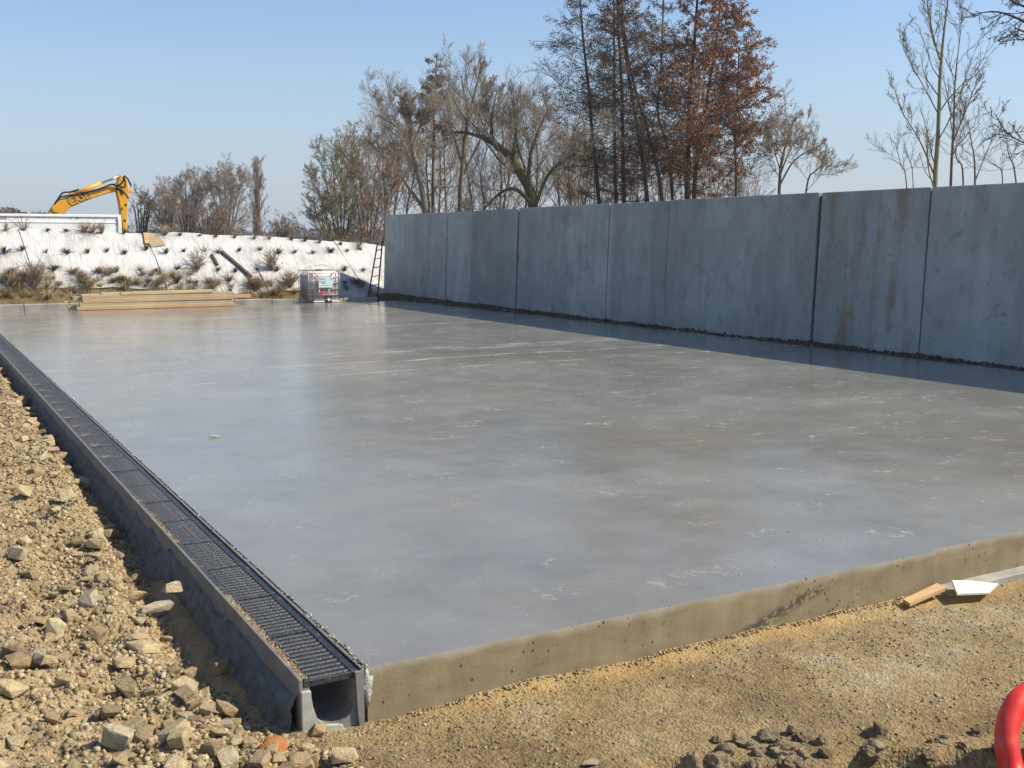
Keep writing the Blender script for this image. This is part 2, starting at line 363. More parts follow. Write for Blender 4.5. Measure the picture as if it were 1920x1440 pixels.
MT = dict(
    slab=mat_slab(), wall=mat_wall(), ground=mat_ground(), fleece=mat_fleece(),
    kerb=plain('weathered_kerb_concrete', (0.34, 0.32, 0.28), 0.9, 0.3, 3.5, 0.25, bumpd=0.006),
    chan=plain('polymer_concrete', (0.175, 0.165, 0.148), 0.75, 0.22, 9, 0.35, bumpd=0.002),
    chan_in=plain('channel_face_concrete', (0.38, 0.38, 0.34), 0.7, 0.15, 12, 0.35, bumpd=0.001),
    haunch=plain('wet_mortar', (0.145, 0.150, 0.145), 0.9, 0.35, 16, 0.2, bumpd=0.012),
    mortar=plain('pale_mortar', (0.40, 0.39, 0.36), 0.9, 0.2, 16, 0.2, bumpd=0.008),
    red=plain('red_polyethylene', (0.78, 0.028, 0.018), 0.38, 0.06, 5, 0.5),
    stone=mat_stone('limestone', [(0.0, (0.29, 0.21, 0.12)), (0.3, (0.39, 0.29, 0.165)), (0.7, (0.49, 0.375, 0.21)), (0.9, (0.55, 0.445, 0.27)), (1.0, (0.40, 0.35, 0.27))]),
    grit=mat_stone('limestone_rubble', [(0.0, (0.17, 0.118, 0.062)), (0.4, (0.33, 0.245, 0.135)), (0.85, (0.46, 0.36, 0.21)), (1.0, (0.51, 0.44, 0.31))], 'isl'),
    grit2=mat_stone('pale_grit', [(0.0, (0.17, 0.12, 0.065)), (0.45, (0.33, 0.245, 0.14)), (0.85, (0.43, 0.345, 0.22)), (1.0, (0.50, 0.45, 0.36))], 'isl'),
    orange=mat_stone('orange_sandstone', [(0.0, (0.46, 0.20, 0.065)), (1.0, (0.50, 0.23, 0.08))]),
    clod=mat_stone('dark_clay_clod', [(0.0, (0.20, 0.145, 0.085)), (0.6, (0.34, 0.255, 0.155)), (1.0, (0.43, 0.34, 0.215))]),
    debris=mat_stone('leaf_and_soil_litter', [(0.0, (0.045, 0.032, 0.02)), (0.6, (0.12, 0.085, 0.05)), (0.9, (0.22, 0.16, 0.10)), (1.0, (0.42, 0.36, 0.28))], 'isl'),
    yellow=plain('machine_yellow', (0.72, 0.36, 0.022), 0.45, 0.10, 1.5, 0.45),
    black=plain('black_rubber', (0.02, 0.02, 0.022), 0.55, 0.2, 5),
    chrome=plain('chromed_rod', (0.55, 0.58, 0.62), 0.25, 0.05, 5, 0.5, 0.9),
    glass=plain('tinted_glass', (0.03, 0.04, 0.045), 0.08, 0.1, 1, 0.6),
    white=plain('white_painted_steel', (0.90, 0.90, 0.88), 0.45, 0.04, 1.2, 0.4),
    scuffg=plain('scuffed_grey_paint', (0.38, 0.40, 0.40), 0.6, 0.3, 6),
    galv=plain('galvanised_tube', (0.33, 0.34, 0.36), 0.45, 0.2, 12, 0.5, 0.7),
    ladder=plain('dark_weathered_ladder', (0.055, 0.045, 0.036), 0.7, 0.3, 6),
    wood_o=mat_wood('fresh_sawn_pine', (0.44, 0.27, 0.13), (0.62, 0.42, 0.225)),
    wood_g=mat_wood('grey_green_treated_pine', (0.34, 0.315, 0.21), (0.47, 0.43, 0.30)),
    wood_y=mat_wood('yellow_pine', (0.52, 0.36, 0.17), (0.68, 0.50, 0.27)),
    wood_d=mat_wood('dark_rotten_wood', (0.06, 0.042, 0.03), (0.14, 0.10, 0.07)),
    board=plain('brown_board', (0.36, 0.28, 0.17), 0.85, 0.25, 3),
    pale=plain('glossy_white_laminate', (0.88, 0.83, 0.72), 0.25, 0.05, 6, 0.6),
    label=plain('white_paper_label', (0.62, 0.74, 0.76), 0.6, 0.06, 3),
    blue=plain('blue_print', (0.12, 0.36, 0.50), 0.6, 0.1, 6),
    redp=plain('red_print', (0.60, 0.04, 0.04), 0.6, 0.08, 6),
    greyp=plain('grey_print', (0.36, 0.40, 0.42), 0.6, 0.2, 20),
    g_green=mat_leaf('green_sedge', [(0.0, (0.025, 0.045, 0.012)), (0.6, (0.055, 0.085, 0.022)), (1.0, (0.16, 0.14, 0.055))]),
    g_dark=mat_leaf('dark_tuft', [(0.0, (0.018, 0.022, 0.010)), (0.6, (0.045, 0.05, 0.022)), (1.0, (0.12, 0.085, 0.05))]),
    g_dry=mat_leaf('dry_straw', [(0.0, (0.16, 0.115, 0.06)), (0.5, (0.34, 0.265, 0.15)), (1.0, (0.52, 0.42, 0.26))]),
    g_red=mat_leaf('reddish_dead_stems', [(0.0, (0.13, 0.07, 0.045)), (1.0, (0.30, 0.18, 0.12))]),
    bk_dark=mat_bark('alder_bark', (0.030, 0.025, 0.018), (0.085, 0.070, 0.050)),
    bk_pale=mat_bark('willow_bark', (0.15, 0.125, 0.085), (0.30, 0.255, 0.18)),
    bk_green=mat_bark('mossy_bark', (0.055, 0.050, 0.022), (0.145, 0.125, 0.060)),
    bk_brown=mat_bark('brown_bark', (0.095, 0.068, 0.045), (0.19, 0.14, 0.095)),
    bk_pop=mat_bark('young_poplar_bark', (0.16, 0.145, 0.085), (0.30, 0.275, 0.17)),
    tw_grey=mat_bark('grey_twigs', (0.24, 0.20, 0.16), (0.38, 0.325, 0.26)),
    tw_brown=mat_bark('brown_twigs', (0.20, 0.14, 0.098), (0.34, 0.25, 0.175)),
    tw_dark=mat_bark('dark_twigs', (0.060, 0.047, 0.036), (0.135, 0.106, 0.080)),
    tw_olive=mat_bark('olive_twigs', (0.17, 0.14, 0.08), (0.31, 0.265, 0.16)),
    lf_orange=mat_leaf('orange_brown_leaves', [(0.0, (0.14, 0.06, 0.025)), (0.5, (0.32, 0.135, 0.048)), (1.0, (0.46, 0.215, 0.08))]),
    lf_brown=mat_leaf('brown_cones_and_leaves', [(0.0, (0.05, 0.04, 0.03)), (0.6, (0.13, 0.092, 0.064)), (1.0, (0.24, 0.14, 0.085))]),
    lf_rust=mat_leaf('rusty_leaves', [(0.0, (0.10, 0.055, 0.03)), (1.0, (0.27, 0.14, 0.075))]),
    lf_olive=mat_leaf('olive_buds', [(0.0, (0.08, 0.07, 0.03)), (1.0, (0.21, 0.175, 0.085))]),
    far=mat_leaf('distant_twig_mass', [(0.0, (0.10, 0.07, 0.06)), (1.0, (0.20, 0.14, 0.115))]),
)

# ------------------------------------------------------------------ ground: one sheet to the horizon
def edge_x(Y):   # where the rubble heap breaks off towards the channel
    e = np.interp(Y, [-1.5, -0.4, 0.0, 0.3, 1.4, 3.0, 5.0, 9.0, 14.0, 24.0], [-0.10, -0.30, -0.47, -0.54, -0.56, -0.47, -0.39, -0.36, -0.35, -0.35])
    return e + 0.05 * fbm(np.asarray(Y) * 2.2, np.asarray(Y) * 0 + 3.0, 5, 3)
def ground_z(X, Y):
    X = np.asarray(X, float); Y = np.asarray(Y, float)
    front = -0.222 + 0.022 * fbm(X * 1.6, Y * 1.6, 1) + 0.010 * fbm(X * 9, Y * 9, 21, 3)
    front = front + 0.02 * sstep(-0.16, 0.0, Y) * sstep(0.1, 0.5, X) * (0.5 + vnoise(X * 4, Y * 4, 8))
    # trench for the service pipe at the lower right
    pit = sstep(0.27, 0.19, np.abs(Y + 1.36 + 0.16 * fbm(X * 2.6, Y * 0 + 1, 33, 3) + 0.5 * (X - 1.34))) * sstep(0.70, 1.0, X)
    front = front - 0.30 * pit - 0.03 * sstep(3.1, 3.5, X)
    e = edge_x(Y)
    rise = sstep(0.0, 0.16, e - X) ** 0.8
    heap = -0.20 + 0.03 * rise * fbm(X * 9, Y * 9, 31, 3) + rise * (0.115 + 0.05 * sstep(0, 1.2, e - X)) * sstep(-1.6, 0.1, Y) + 0.095 * rise * fbm(X * 3.5, Y * 3.5, 9) + 0.02 * fbm(X * 14, Y * 14, 14, 3)
    heap = heap - 0.045 * sstep(0.12, 0.02, np.abs(X - (e + 0.10))) * sstep(-0.1, 0.4, Y)
    k = sstep(0.12, -0.02, X - np.minimum(e + 0.25, -0.02))
    z = front * (1 - k) + heap * k
    inside = (X > -0.2) & (Y > 0.12) & (X < 11.0) & (Y < 23.9)
    z = np.where(inside, -0.34, z)
    far = sstep(24.2, 26, Y); z = z * (1 - far) + (-0.12 + 0.15 * fbm(X * 0.3, Y * 0.3, 4)) * far
    return z
gx = np.concatenate([[-1500, -700, -300, -120, -60, -30, -16, -9, -6], np.arange(-4.5, -1.6, 0.12), np.arange(-1.6, 2.6, 0.021), np.arange(2.6, 4.6, 0.05), [5.5, 7, 9, 10.9, 11.4, 12.5, 15, 20, 30, 50, 90, 160, 300, 700, 1500]])
gy = np.concatenate([[-1500, -400, -100, -40, -20, -12, -8, -6], np.arange(-5, -1.9, 0.15), np.arange(-1.9, 1.6, 0.021), np.arange(1.6, 6, 0.045), np.arange(6, 15, 0.10), np.arange(15, 27, 0.5), [28, 30, 33, 37, 42, 50, 60, 80, 110, 160, 250, 500, 1000, 3000]])
GX, GY = np.meshgrid(gx, gy, indexing='ij'); GZ = ground_z(GX, GY)
nx, ny = GX.shape; ii = np.arange(nx * ny).reshape(nx, ny)
gq = np.stack([ii[:-1, :-1], ii[1:, :-1], ii[1:, 1:], ii[:-1, 1:]], -1).reshape(-1, 4)
tag(obj('ground', mesh_np('ground', np.stack([GX, GY, GZ], -1), gq, smooth=True), MT['ground']), 'bare sandy ground and rough grass around the slab', kind='structure')

# ------------------------------------------------------------------ concrete slab
SX, SY = 10.92, 23.9
bm = bmesh.new()
prism(bm, [(0, 0), (3.25, 0), (3.25, 0.028), (SX, 0.028), (SX, SY), (0, SY)], 'z', -0.33, 0.0)
slab = tag(obj('concrete_slab', bm_mesh('concrete_slab', bm), MT['slab']), 'large freshly floated grey concrete slab', kind='structure')
bm = bmesh.new(); box(bm, 3.30, SX, -0.050, 0.2, -0.33, -0.205, 0.008)
obj('blinding_strip', bm_mesh('blinding_strip', bm), MT['kerb'], slab)

# ------------------------------------------------------------------ drain channel with gratings
ch = empty('drain_channel', (-0.14, 0, -0.25))
tag(ch, 'long concrete drain channel with black slotted gratings along the slab edge', 'drain channel')
def at_home(o, parent):      # keep world coordinates although the parent sits elsewhere
    o.matrix_parent_inverse = Matrix.Translation(-Vector(parent.location)); return o
X0, X1 = -0.272, -0.016
prof = [(X0, 0.0), (X0 + 0.012, 0.0), (X0 + 0.012, -0.034), (X0 + 0.040, -0.034), (X0 + 0.042, -0.10)]
for k in range(1, 10):
    a = math.pi + math.pi * k / 10
    prof.append((-0.142 + 0.088 * math.cos(a), -0.125 + 0.080 * math.sin(a)))
prof += [(X1 - 0.042, -0.10), (X1 - 0.040, -0.034), (X1 - 0.012, -0.034), (X1 - 0.012, 0.0), (X1, 0.0), (X1, -0.25), (X0, -0.25)]
SEG = 1.074
for k in range(22):
    bm = bmesh.new(); prism(bm, prof, 'y', 0.004 + k * SEG, (k + 1) * SEG)
    at_home(obj('channel_segment', bm_mesh('channel_segment', bm), MT['chan'], ch), ch)
# bell shaped thickening on the open end, with the socket recess on its right
bm = bmesh.new()
for rim in ([(X0 + 0.001, -0.04), (X0 + 0.040, -0.04), (X0 + 0.043, -0.105), (X0 + 0.060, -0.16), (X0 + 0.098, -0.196), (X0 + 0.150, -0.205), (X0 + 0.165, -0.204), (X0 + 0.172, -0.249), (X0 + 0.001, -0.249)],):
    prism(bm, rim, 'y', -0.014, 0.004)
bmesh.ops.bevel(bm, geom=[e for e in bm.edges], offset=0.003, segments=1, affect='EDGES')
at_home(obj('end_collar', bm_mesh('end_collar', bm), MT['chan_in'], ch), ch)
bm = bmesh.new(); prism(bm, [(X1 - 0.036, -0.006), (X1 - 0.002, -0.006), (X1 - 0.002, -0.245), (X1 - 0.022, -0.245), (X1 - 0.030, -0.14)], 'y', -0.012, 0.004)
at_home(obj('end_flange', bm_mesh('end_flange', bm), MT['chan'], ch), ch)
# steel edge rails
for xa in (X0 - 0.0025, X1 - 0.0120):
    bm = bmesh.new(); box(bm, xa, xa + 0.0145, 0.001, 23.6, -0.052, 0.004, 0.0015)
    at_home(obj('edge_rail', bm_mesh('edge_rail', bm), MT['chan'], ch), ch)
mg = Mat('wet_black_cast_iron', 0.3, 0.5)
nn = mg.noise(30, 6, 0.7); so = mg.rng(mg.noise(4.0, 5, 0.7), 0.54, 0.66)
cc = mg.ramp(nn, [(0.3, (0.012, 0.013, 0.016)), (0.7, (0.05, 0.052, 0.058))]); cc = mg.mix(mg.math('MULTIPLY', so, 0.85), cc, (0.30, 0.215, 0.125))
mg.color(cc).rough(mg.math('ADD', mg.math('MULTIPLY', mg.noise(60, 3), 0.4), mg.math('ADD', mg.math('MULTIPLY', so, 0.4), 0.10)))
mg.bump(mg.noise(130, 3, 0.7), 0.004)
MT['iron'] = mg.m
GL, NB = 0.537, 13
gxa, gxb = X0 + 0.016, X1 - 0.016
def grate_frame(bm):
    box(bm, gxa, gxa + 0.030, 0.003, GL - 0.003, -0.031, -0.004, 0.002)
    box(bm, gxb - 0.030, gxb, 0.003, GL - 0.003, -0.031, -0.004, 0.002)
    box(bm, gxa + 0.030, gxb - 0.030, 0.003, 0.012, -0.031, -0.005, 0.0015)
    box(bm, gxa + 0.030, gxb - 0.030, GL - 0.012, GL - 0.003, -0.031, -0.005, 0.0015)
bm = bmesh.new(); grate_frame(bm); me_gf = bm_mesh('grate', bm); me_gf.materials.append(MT['iron'])
bm = bmesh.new(); box(bm, gxa + 0.029, gxb - 0.029, -0.0125, 0.0125, -0.030, -0.0055, 0.005); me_bar = bm_mesh('bar', bm); me_bar.materials.append(MT['iron'])
bm = bmesh.new(); grate_frame(bm)
for j in range(NB - 1):
    y = (j + 1) * GL / NB; box(bm, gxa + 0.029, gxb - 0.029, y - 0.0125, y + 0.0125, -0.030, -0.0055, 0.005)
me_gall = bm_mesh('grate_far', bm); me_gall.materials.append(MT['iron'])
for k in range(44):
    near = k < 9
    g = bpy.data.objects.new('grate', me_gf if near else me_gall); link(g, ch)
    g.location = (0.14, k * GL + 0.002, 0.25 + random.uniform(-0.0015, 0.0015)); g.rotation_euler = (0, random.uniform(-0.006, 0.006), 0)
    if near:
        for j in range(NB - 1):
            b = bpy.data.objects.new('bar', me_bar); link(b, g); b.location = (0, (j + 1) * GL / NB, 0)
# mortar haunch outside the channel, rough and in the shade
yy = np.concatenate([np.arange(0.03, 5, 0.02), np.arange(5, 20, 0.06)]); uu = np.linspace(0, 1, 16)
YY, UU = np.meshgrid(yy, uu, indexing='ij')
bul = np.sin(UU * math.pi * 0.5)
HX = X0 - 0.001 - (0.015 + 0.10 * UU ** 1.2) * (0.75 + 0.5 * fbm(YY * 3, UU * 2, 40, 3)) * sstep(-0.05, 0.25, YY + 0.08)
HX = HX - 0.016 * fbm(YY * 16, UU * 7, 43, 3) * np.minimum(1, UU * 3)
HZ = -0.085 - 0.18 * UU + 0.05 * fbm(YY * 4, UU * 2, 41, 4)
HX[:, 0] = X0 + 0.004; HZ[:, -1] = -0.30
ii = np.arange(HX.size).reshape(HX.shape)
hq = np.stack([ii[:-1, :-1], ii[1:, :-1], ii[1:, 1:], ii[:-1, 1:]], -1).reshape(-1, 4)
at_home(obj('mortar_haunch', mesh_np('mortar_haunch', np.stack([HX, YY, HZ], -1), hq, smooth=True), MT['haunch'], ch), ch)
# mortar squeezed out between channel end and slab corner
bm = bmesh.new(); bmesh.ops.create_icosphere(bm, subdivisions=3, radius=1.0)
for v in bm.verts:
    n = 1 + 0.8 * float(fbm(np.array(v.co.x * 2.5 + 5), np.array(v.co.z * 3 + v.co.y), 50, 4))
    v.co = Vector((-0.004 + v.co.x * 0.028 * n, 0.004 + v.co.y * 0.016 * n, -0.072 + v.co.z * 0.062 * n))
at_home(obj('mortar_lump', bm_mesh('mortar_lump', bm, True), MT['mortar'], ch), ch)
# crumbly mortar seam between gratings and slab
n = 520; V = []; T = []
for i in range(n):
    y = 20 * random.random() ** 1.6; s = random.uniform(0.003, 0.009); c = np.array([random.uniform(-0.020, 0.004), y, random.uniform(0.0, 0.003)])
    q = rng.normal(size=(4, 3)) * s; base = len(V); V += list(c + q); T += [(base, base + 1, base + 2), (base, base + 2, base + 3), (base, base + 3, base + 1), (base + 1, base + 3, base + 2)]
tag(at_home(obj('mortar_crumbs', mesh_np('mortar_crumbs', V, None, T), MT['mortar'], ch), ch), kind='stuff')

# ------------------------------------------------------------------ precast retaining wall
WX, WH, LEAN = 11.15, 2.40, 0.085
wall = empty('retaining_wall', (WX, 12, -0.1))
tag(wall, 'tall grey precast concrete retaining wall along the right of the slab', 'wall')
joints = [26.6, 22.3, 18.5, 14.78, 12.77, 8.9, 6.8, 2.75, -1.3, -5.3]
gaps = [0.05, 0.05, 0.014, 0.045, 0.045, 0.025, 0.03, 0.03, 0.03]
for k in range(len(joints) - 1):
    y1 = joints[k]; y0 = joints[k + 1] + gaps[k]; dz = random.uniform(-0.012, 0.012); dx = random.uniform(-0.015, 0.015)
    bm = bmesh.new()
    prism(bm, [(WX + dx, -0.32), (WX + dx, 0.0), (WX + LEAN + dx, WH + dz), (WX + LEAN + 0.14, WH + dz), (WX + 0.26, -0.32)], 'y', y0, y1)
    bmesh.ops.bevel(bm, geom=list(bm.edges), offset=0.012, segments=1, affect='EDGES')
    at_home(obj('wall_panel', bm_mesh('wall_panel', bm), MT['wall'], wall), wall)
    if k < len(joints) - 2:      # black strip added as shade in the open joint, stopping short of the top
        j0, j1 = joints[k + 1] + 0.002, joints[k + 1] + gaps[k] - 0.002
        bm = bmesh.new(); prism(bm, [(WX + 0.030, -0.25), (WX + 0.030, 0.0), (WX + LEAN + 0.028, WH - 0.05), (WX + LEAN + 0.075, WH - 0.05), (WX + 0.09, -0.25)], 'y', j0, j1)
        at_home(obj('joint_shade_strip', bm_mesh('joint_shade_strip', bm), MT['black'], wall), wall)

# ------------------------------------------------------------------ planted bank under white fleece
YT, YC = 26.3, 28.7
_c = [at_y(px, py, YC) for px, py in ((0, 429), (150, 435), (240, 437), (560, 447), (710, 462))]
cx_ = np.array([-60] + [p[0] for p in _c] + [14, 30]); cz_ = np.array([_c[0][2] + 0.1] + [p[2] for p in _c] + [_c[-1][2] - 0.15, 0.6])
def bank_z(X, Y):
    X = np.asarray(X, float); Y = np.asarray(Y, float)
    zc = np.interp(X, cx_, cz_) + 0.05 * fbm(X * 0.9, X * 0, 61, 3)
    t = np.clip((Y - YT) / (YC - YT), 0, 1.0)
    up = -0.12 + (zc + 0.12) * (t ** 0.92)
    dn = np.clip((Y - 30.0) / 2.4, 0, 1)
    return up * (1 - dn) - 0.25 * dn + 0.06 * fbm(X * 0.7, Y * 0.6, 60, 3) * np.minimum(1, t * 4)
bx_ = np.arange(-14, 22, 0.12); by_ = np.concatenate([np.arange(25.9, 29.2, 0.08), np.arange(29.2, 33, 0.3)])
BX, BY = np.meshgrid(bx_, by_, indexing='ij'); ii = np.arange(BX.size).reshape(BX.shape)
bq = np.stack([ii[:-1, :-1], ii[1:, :-1], ii[1:, 1:], ii[:-1, 1:]], -1).reshape(-1, 4)
tag(obj('bank', mesh_np('bank', np.stack([BX, BY, bank_z(BX, BY) - 0.03], -1), bq, smooth=True), MT['ground']), kind='structure')
fl = empty('fleece_cover', (5, YT, 0)); tag(fl, 'white geotextile fleece pinned over the sloping bank', 'ground sheet')
sx_ = -9.0; k = 0
while sx_ < 13.5:
    wdt = random.uniform(1.25, 1.75); xs_ = np.linspace(sx_ - 0.06, sx_ + wdt + 0.10, 24); ts_ = np.linspace(0, 1, 34)
    XX, TT = np.meshgrid(xs_, ts_, indexing='ij')
    y_s = YT + (0.55 if sx_ < 4.0 else 0.30 if sx_ < 8 else 0.15) + 0.10 * vnoise(XX * 2.1, XX * 0, 74); YY = y_s + TT * (YC + 0.12 - y_s); skew = (1 - TT) * 0.22
    XX = XX + skew + 0.03 * fbm(TT * 3 + k * 7, TT * 0 + k, 70, 3)
    e = np.abs(np.linspace(-1, 1, 24))[:, None]
    ZZ = bank_z(XX, YY) + 0.012 + 0.014 * (k % 2) + 0.030 * fbm(XX * 1.5, YY * 0.6 + k, 71, 3) + 0.022 * np.maximum(0, e - 0.82) * 5 * (0.4 + vnoise(TT * 5 + k * 3, TT * 0, 72))
    ii = np.arange(XX.size).reshape(XX.shape)
    q = np.stack([ii[:-1, :-1], ii[1:, :-1], ii[1:, 1:], ii[:-1, 1:]], -1).reshape(-1, 4)
    at_home(obj('fleece_strip', mesh_np('fleece_strip', np.stack([XX, YY, ZZ], -1), q, smooth=True), MT['fleece'], fl), fl)
    sx_ += wdt; k += 1
def on_bank(px, py):
    d = sight(px, py); lo = (YT - 0.5 - CAM[1]) / d[1]; hi = (YC + 0.3 - CAM[1]) / d[1]
    for t in np.linspace(lo, hi, 160):
        p = CAM + d * t
        if p[2] < float(bank_z(p[0], p[1])) + 0.03: return p
    return CAM + d * hi
# tufts: a few shared meshes, every plant its own object
def tuft_mesh(name, nb, h, spread, droop, wd, mat, seed):
    r = np.random.default_rng(seed); V = []; T = []
    for i in range(nb):
        a = r.uniform(0, 2 * math.pi); L = h * r.uniform(0.5, 1.15); tl = spread * r.uniform(0.15, 1.0)
        d = np.array([math.cos(a), math.sin(a), 0]); p0 = d * 0.02 * r.random(); s = np.array([-d[1], d[0], 0]) * wd * r.uniform(0.6, 1.2)
        p1 = p0 + d * tl * L * 0.5 + np.array([0, 0, L * 0.62]); p2 = p0 + d * tl * L * 1.15 + np.array([0, 0, L * (0.95 - droop * r.random())])
        b = len(V); V += [p0 - s, p0 + s, p1 + s * 0.8, p1 - s * 0.8, p2]; T += [(b, b + 1, b + 2), (b, b + 2, b + 3), (b + 3, b + 2, b + 4)]
    me = mesh_np(name, V, None, T); me.materials.append(MT[mat]); return me
TG = [tuft_mesh('tuft_green', 46, 0.24, 1.3, 0.6, 0.007, 'g_green', s) for s in (1, 2, 3)]
TD = [tuft_mesh('tuft_dark', 52, 0.22, 1.5, 0.8, 0.008, 'g_dark', s) for s in (4, 5, 6)]
TS = [tuft_mesh('tuft_straw', 110, 0.36, 1.7, 1.1, 0.0045, 'g_dry', s) for s in (7, 8, 9)]
TR = [tuft_mesh('tuft_red', 60, 0.32, 1.7, 1.0, 0.0045, 'g_red', s) for s in (10, 11)]
def plant(name, meshes, p, s, label, cat, group):
    o = bpy.data.objects.new(name, random.choice(meshes)); link(o)
    o.location = (p[0], p[1] - 0.02, p[2] - 0.02); o.scale = (s, s, s * random.uniform(0.85, 1.2)); o.rotation_euler = (random.uniform(-0.1, 0.5), random.uniform(-0.2, 0.2), random.uniform(0, 6.3))
    return tag(o, label, cat, group)
ORD = ['first', 'second', 'third', 'fourth', 'fifth', 'sixth', 'seventh', 'eighth', 'ninth', 'tenth', 'eleventh', 'twelfth', 'thirteenth', 'fourteenth', 'fifteenth', 'sixteenth', 'seventeenth', 'eighteenth', 'nineteenth', 'twentieth']
rows = [
    (472, 'upper', [6, 43, 87, 127, 165, 203, 233, 275, 312, 347, 380, 410, 448, 487, 520, 551, 585, 620, 650, 678]),
    (508, 'middle', [-20, 22, 62, 102, 142, 188, 218, 265, 295, 331, 370, 405, 443, 481, 520, 645, 678]),
    (529, 'lower', [30, 70, 110, 150, 215, 248, 280, 330, 365, 396, 433, 470, 500, 540, 650, 672])]
for y, nm, xs_ in rows:
    for j, x in enumerate(xs_):
        kind = TG if random.random() < 0.45 else TD
        plant('sedge_tuft', kind, on_bank(x + random.uniform(-3, 3), y + random.uniform(-4, 4)), random.uniform(0.65, 1.15), '%s small dark tuft from the left in the %s planted row on the white bank' % (ORD[j], nm), 'plant', 'tufts planted on the white bank')
for x, s, ms, lb in ((10, 0.9, TR, 'r'), (45, 1.3, TR, 'r'), (88, 0.6, TD, 'd'), (125, 0.7, TD, 'd'), (158, 1.2, TS, 's'), (172, 1.5, TR, 'r'), (192, 1.0, TS, 's'), (233, 1.0, TG, 'g'), (268, 0.6, TD, 'd'), (310, 1.0, TS, 's'), (338, 0.7, TD, 'd'),
                     (375, 0.5, TD, 'd'), (405, 0.6, TD, 'd'), (440, 0.8, TG, 'g'), (476, 0.8, TG, 'g'), (505, 0.9, TR, 'r'), (548, 0.8, TG, 'g'), (573, 0.9, TG, 'g'), (600, 0.8, TG, 'g'), (640, 0.7, TD, 'd'), (672, 0.9, TS, 's')):
    p = on_bank(x, np.interp(x, [0, 240, 560, 710], [431, 437, 450, 465]))
    w_ = dict(r='reddish dead stems', d='dark tuft', s='straw coloured dead grass', g='green tuft')[lb]
    plant('crest_plant', ms, p, s, '%s along the crest of the white bank' % w_, 'plant', 'plants along the crest of the bank')
# dead grass and weeds at the foot of the bank
for i in range(140):
    x = random.uniform(-10, 365) if i < 100 else random.uniform(365, 700)
    if 556 < x < 640: x -= 90
    y = random.uniform(512, 562) if i < 100 else random.uniform(530, 560)
    p = on_bank(x, y) if y < 556 else at_y(x, y, 26.2)
    plant('dead_grass_clump', TS if random.random() < 0.8 else TR, p, random.uniform(0.45, 0.95), 'clump of dead straw coloured grass at the foot of the bank', 'grass', 'dead grass at the foot of the bank')
def shrub(px, py, h, n, mat, label, seed):
    r = np.random.default_rng(seed); p = on_bank(px, py); P = []
    for i in range(n):
        a = r.uniform(0, 6.28); t = r.uniform(0.1, 0.9); L = h * r.uniform(0.6, 1.1); pts = [np.zeros(3)]; d = np.array([math.cos(a) * t, math.sin(a) * t, 1.0])
        for k in range(4):
            pts.append(pts[-1] + d / np.linalg.norm(d) * L / 4); d = d + r.normal(size=3) * 0.25
        P.append(pts)
        for k in range(4):
            b = pts[r.integers(1, 4)]; dd = d + r.normal(size=3) * 0.9; dd /= np.linalg.norm(dd); q = [b + dd * L * 0.35 * u for u in (0, .25, .5, .75, 1)]; P.append(q)
    P = np.array(P); rad = np.linspace(0.007, 0.003, 5)[None].repeat(len(P), 0)
    V, Q = tubes_np(P, rad, 3)
    o = obj('bare_shrub', mesh_np('bare_shrub', V, Q), MT[mat]); o.location = p
    return tag(o, label, 'shrub')
shrub(65, 535, 0.75, 60, 'tw_brown', 'brown bushy weed at the left foot of the white bank', 1)
shrub(372, 505, 0.65, 34, 'tw_grey', 'grey wispy bare shrub halfway up the white bank', 2)
shrub(510, 508, 0.70, 38, 'tw_brown', 'bare twiggy shrub on the bank left of the caged tank', 3)
shrub(545, 540, 0.55, 50, 'tw_brown', 'reddish dead weed leaning against the caged tank', 4)
shrub(25, 540, 0.5, 40, 'tw_brown', 'low brown weed at the extreme left of the bank', 5)
shrub(480, 545, 0.45, 60, 'tw_brown', 'tangled brown brush between the timber pile and the caged tank', 6)
# torn board patch, dark pole lying on the slope and loose stake
def strip_on_bank(name, a, b, wd, th, mat, label, cat):
    p, q = Vector(on_bank(*a)), Vector(on_bank(*b)); d = (q - p); L = d.length
    bm = bmesh.new(); box(bm, -wd / 2, wd / 2, 0, L, -0.01, th, 0.006)
    for v in bm.verts: v.co.x += 0.02 * math.sin(v.co.y * 5); 
    o = obj(name, bm_mesh(name, bm), MT[mat]); nrm = Vector((0, -0.65, 0.76))
    y = d.normalized(); x = y.cross(nrm).normalized(); z = x.cross(y)
    o.matrix_world = Matrix(((x.x, y.x, z.x, p.x), (x.y, y.y, z.y, p.y), (x.z, y.z, z.z, p.z + 0.03), (0, 0, 0, 1)))
    return tag(o, label, cat)
strip_on_bank('plank', (472, 522), (415, 474), 0.09, 0.05, 'wood_d', 'dark rotten plank lying diagonally down the white bank', 'plank')
strip_on_bank('stake', (408, 500), (396, 480), 0.07, 0.05, 'wood_d', 'short dark stake lying on the white bank', 'stake')
strip_on_bank('board_scrap', (297, 464), (281, 441), 0.42, 0.02, 'board', 'tan board scrap over a tear near the top of the bank', 'board')
strip_on_bank('board_sliver', (276, 460), (272, 440), 0.13, 0.04, 'wood_o', 'brown sliver of board beside the tan scrap on the bank', 'board')

# ------------------------------------------------------------------ kerb along the far edge
kb = empty('kerb', (3, 24.3, -0.2)); tag(kb, 'low weathered concrete kerb along the far edge of the slab', 'kerb')
x = -3.0
while x < 9.6:
    L = 1.0; dz = random.uniform(-0.012, 0.012)
    at_home(box_obj('kerb_stone', (x + 0.006, x + L - 0.006, 24.25, 24.42, -0.3, 0.145 + dz - 0.012 * max(0, x - 4)), MT['kerb'], kb, 0.012), kb); x += L

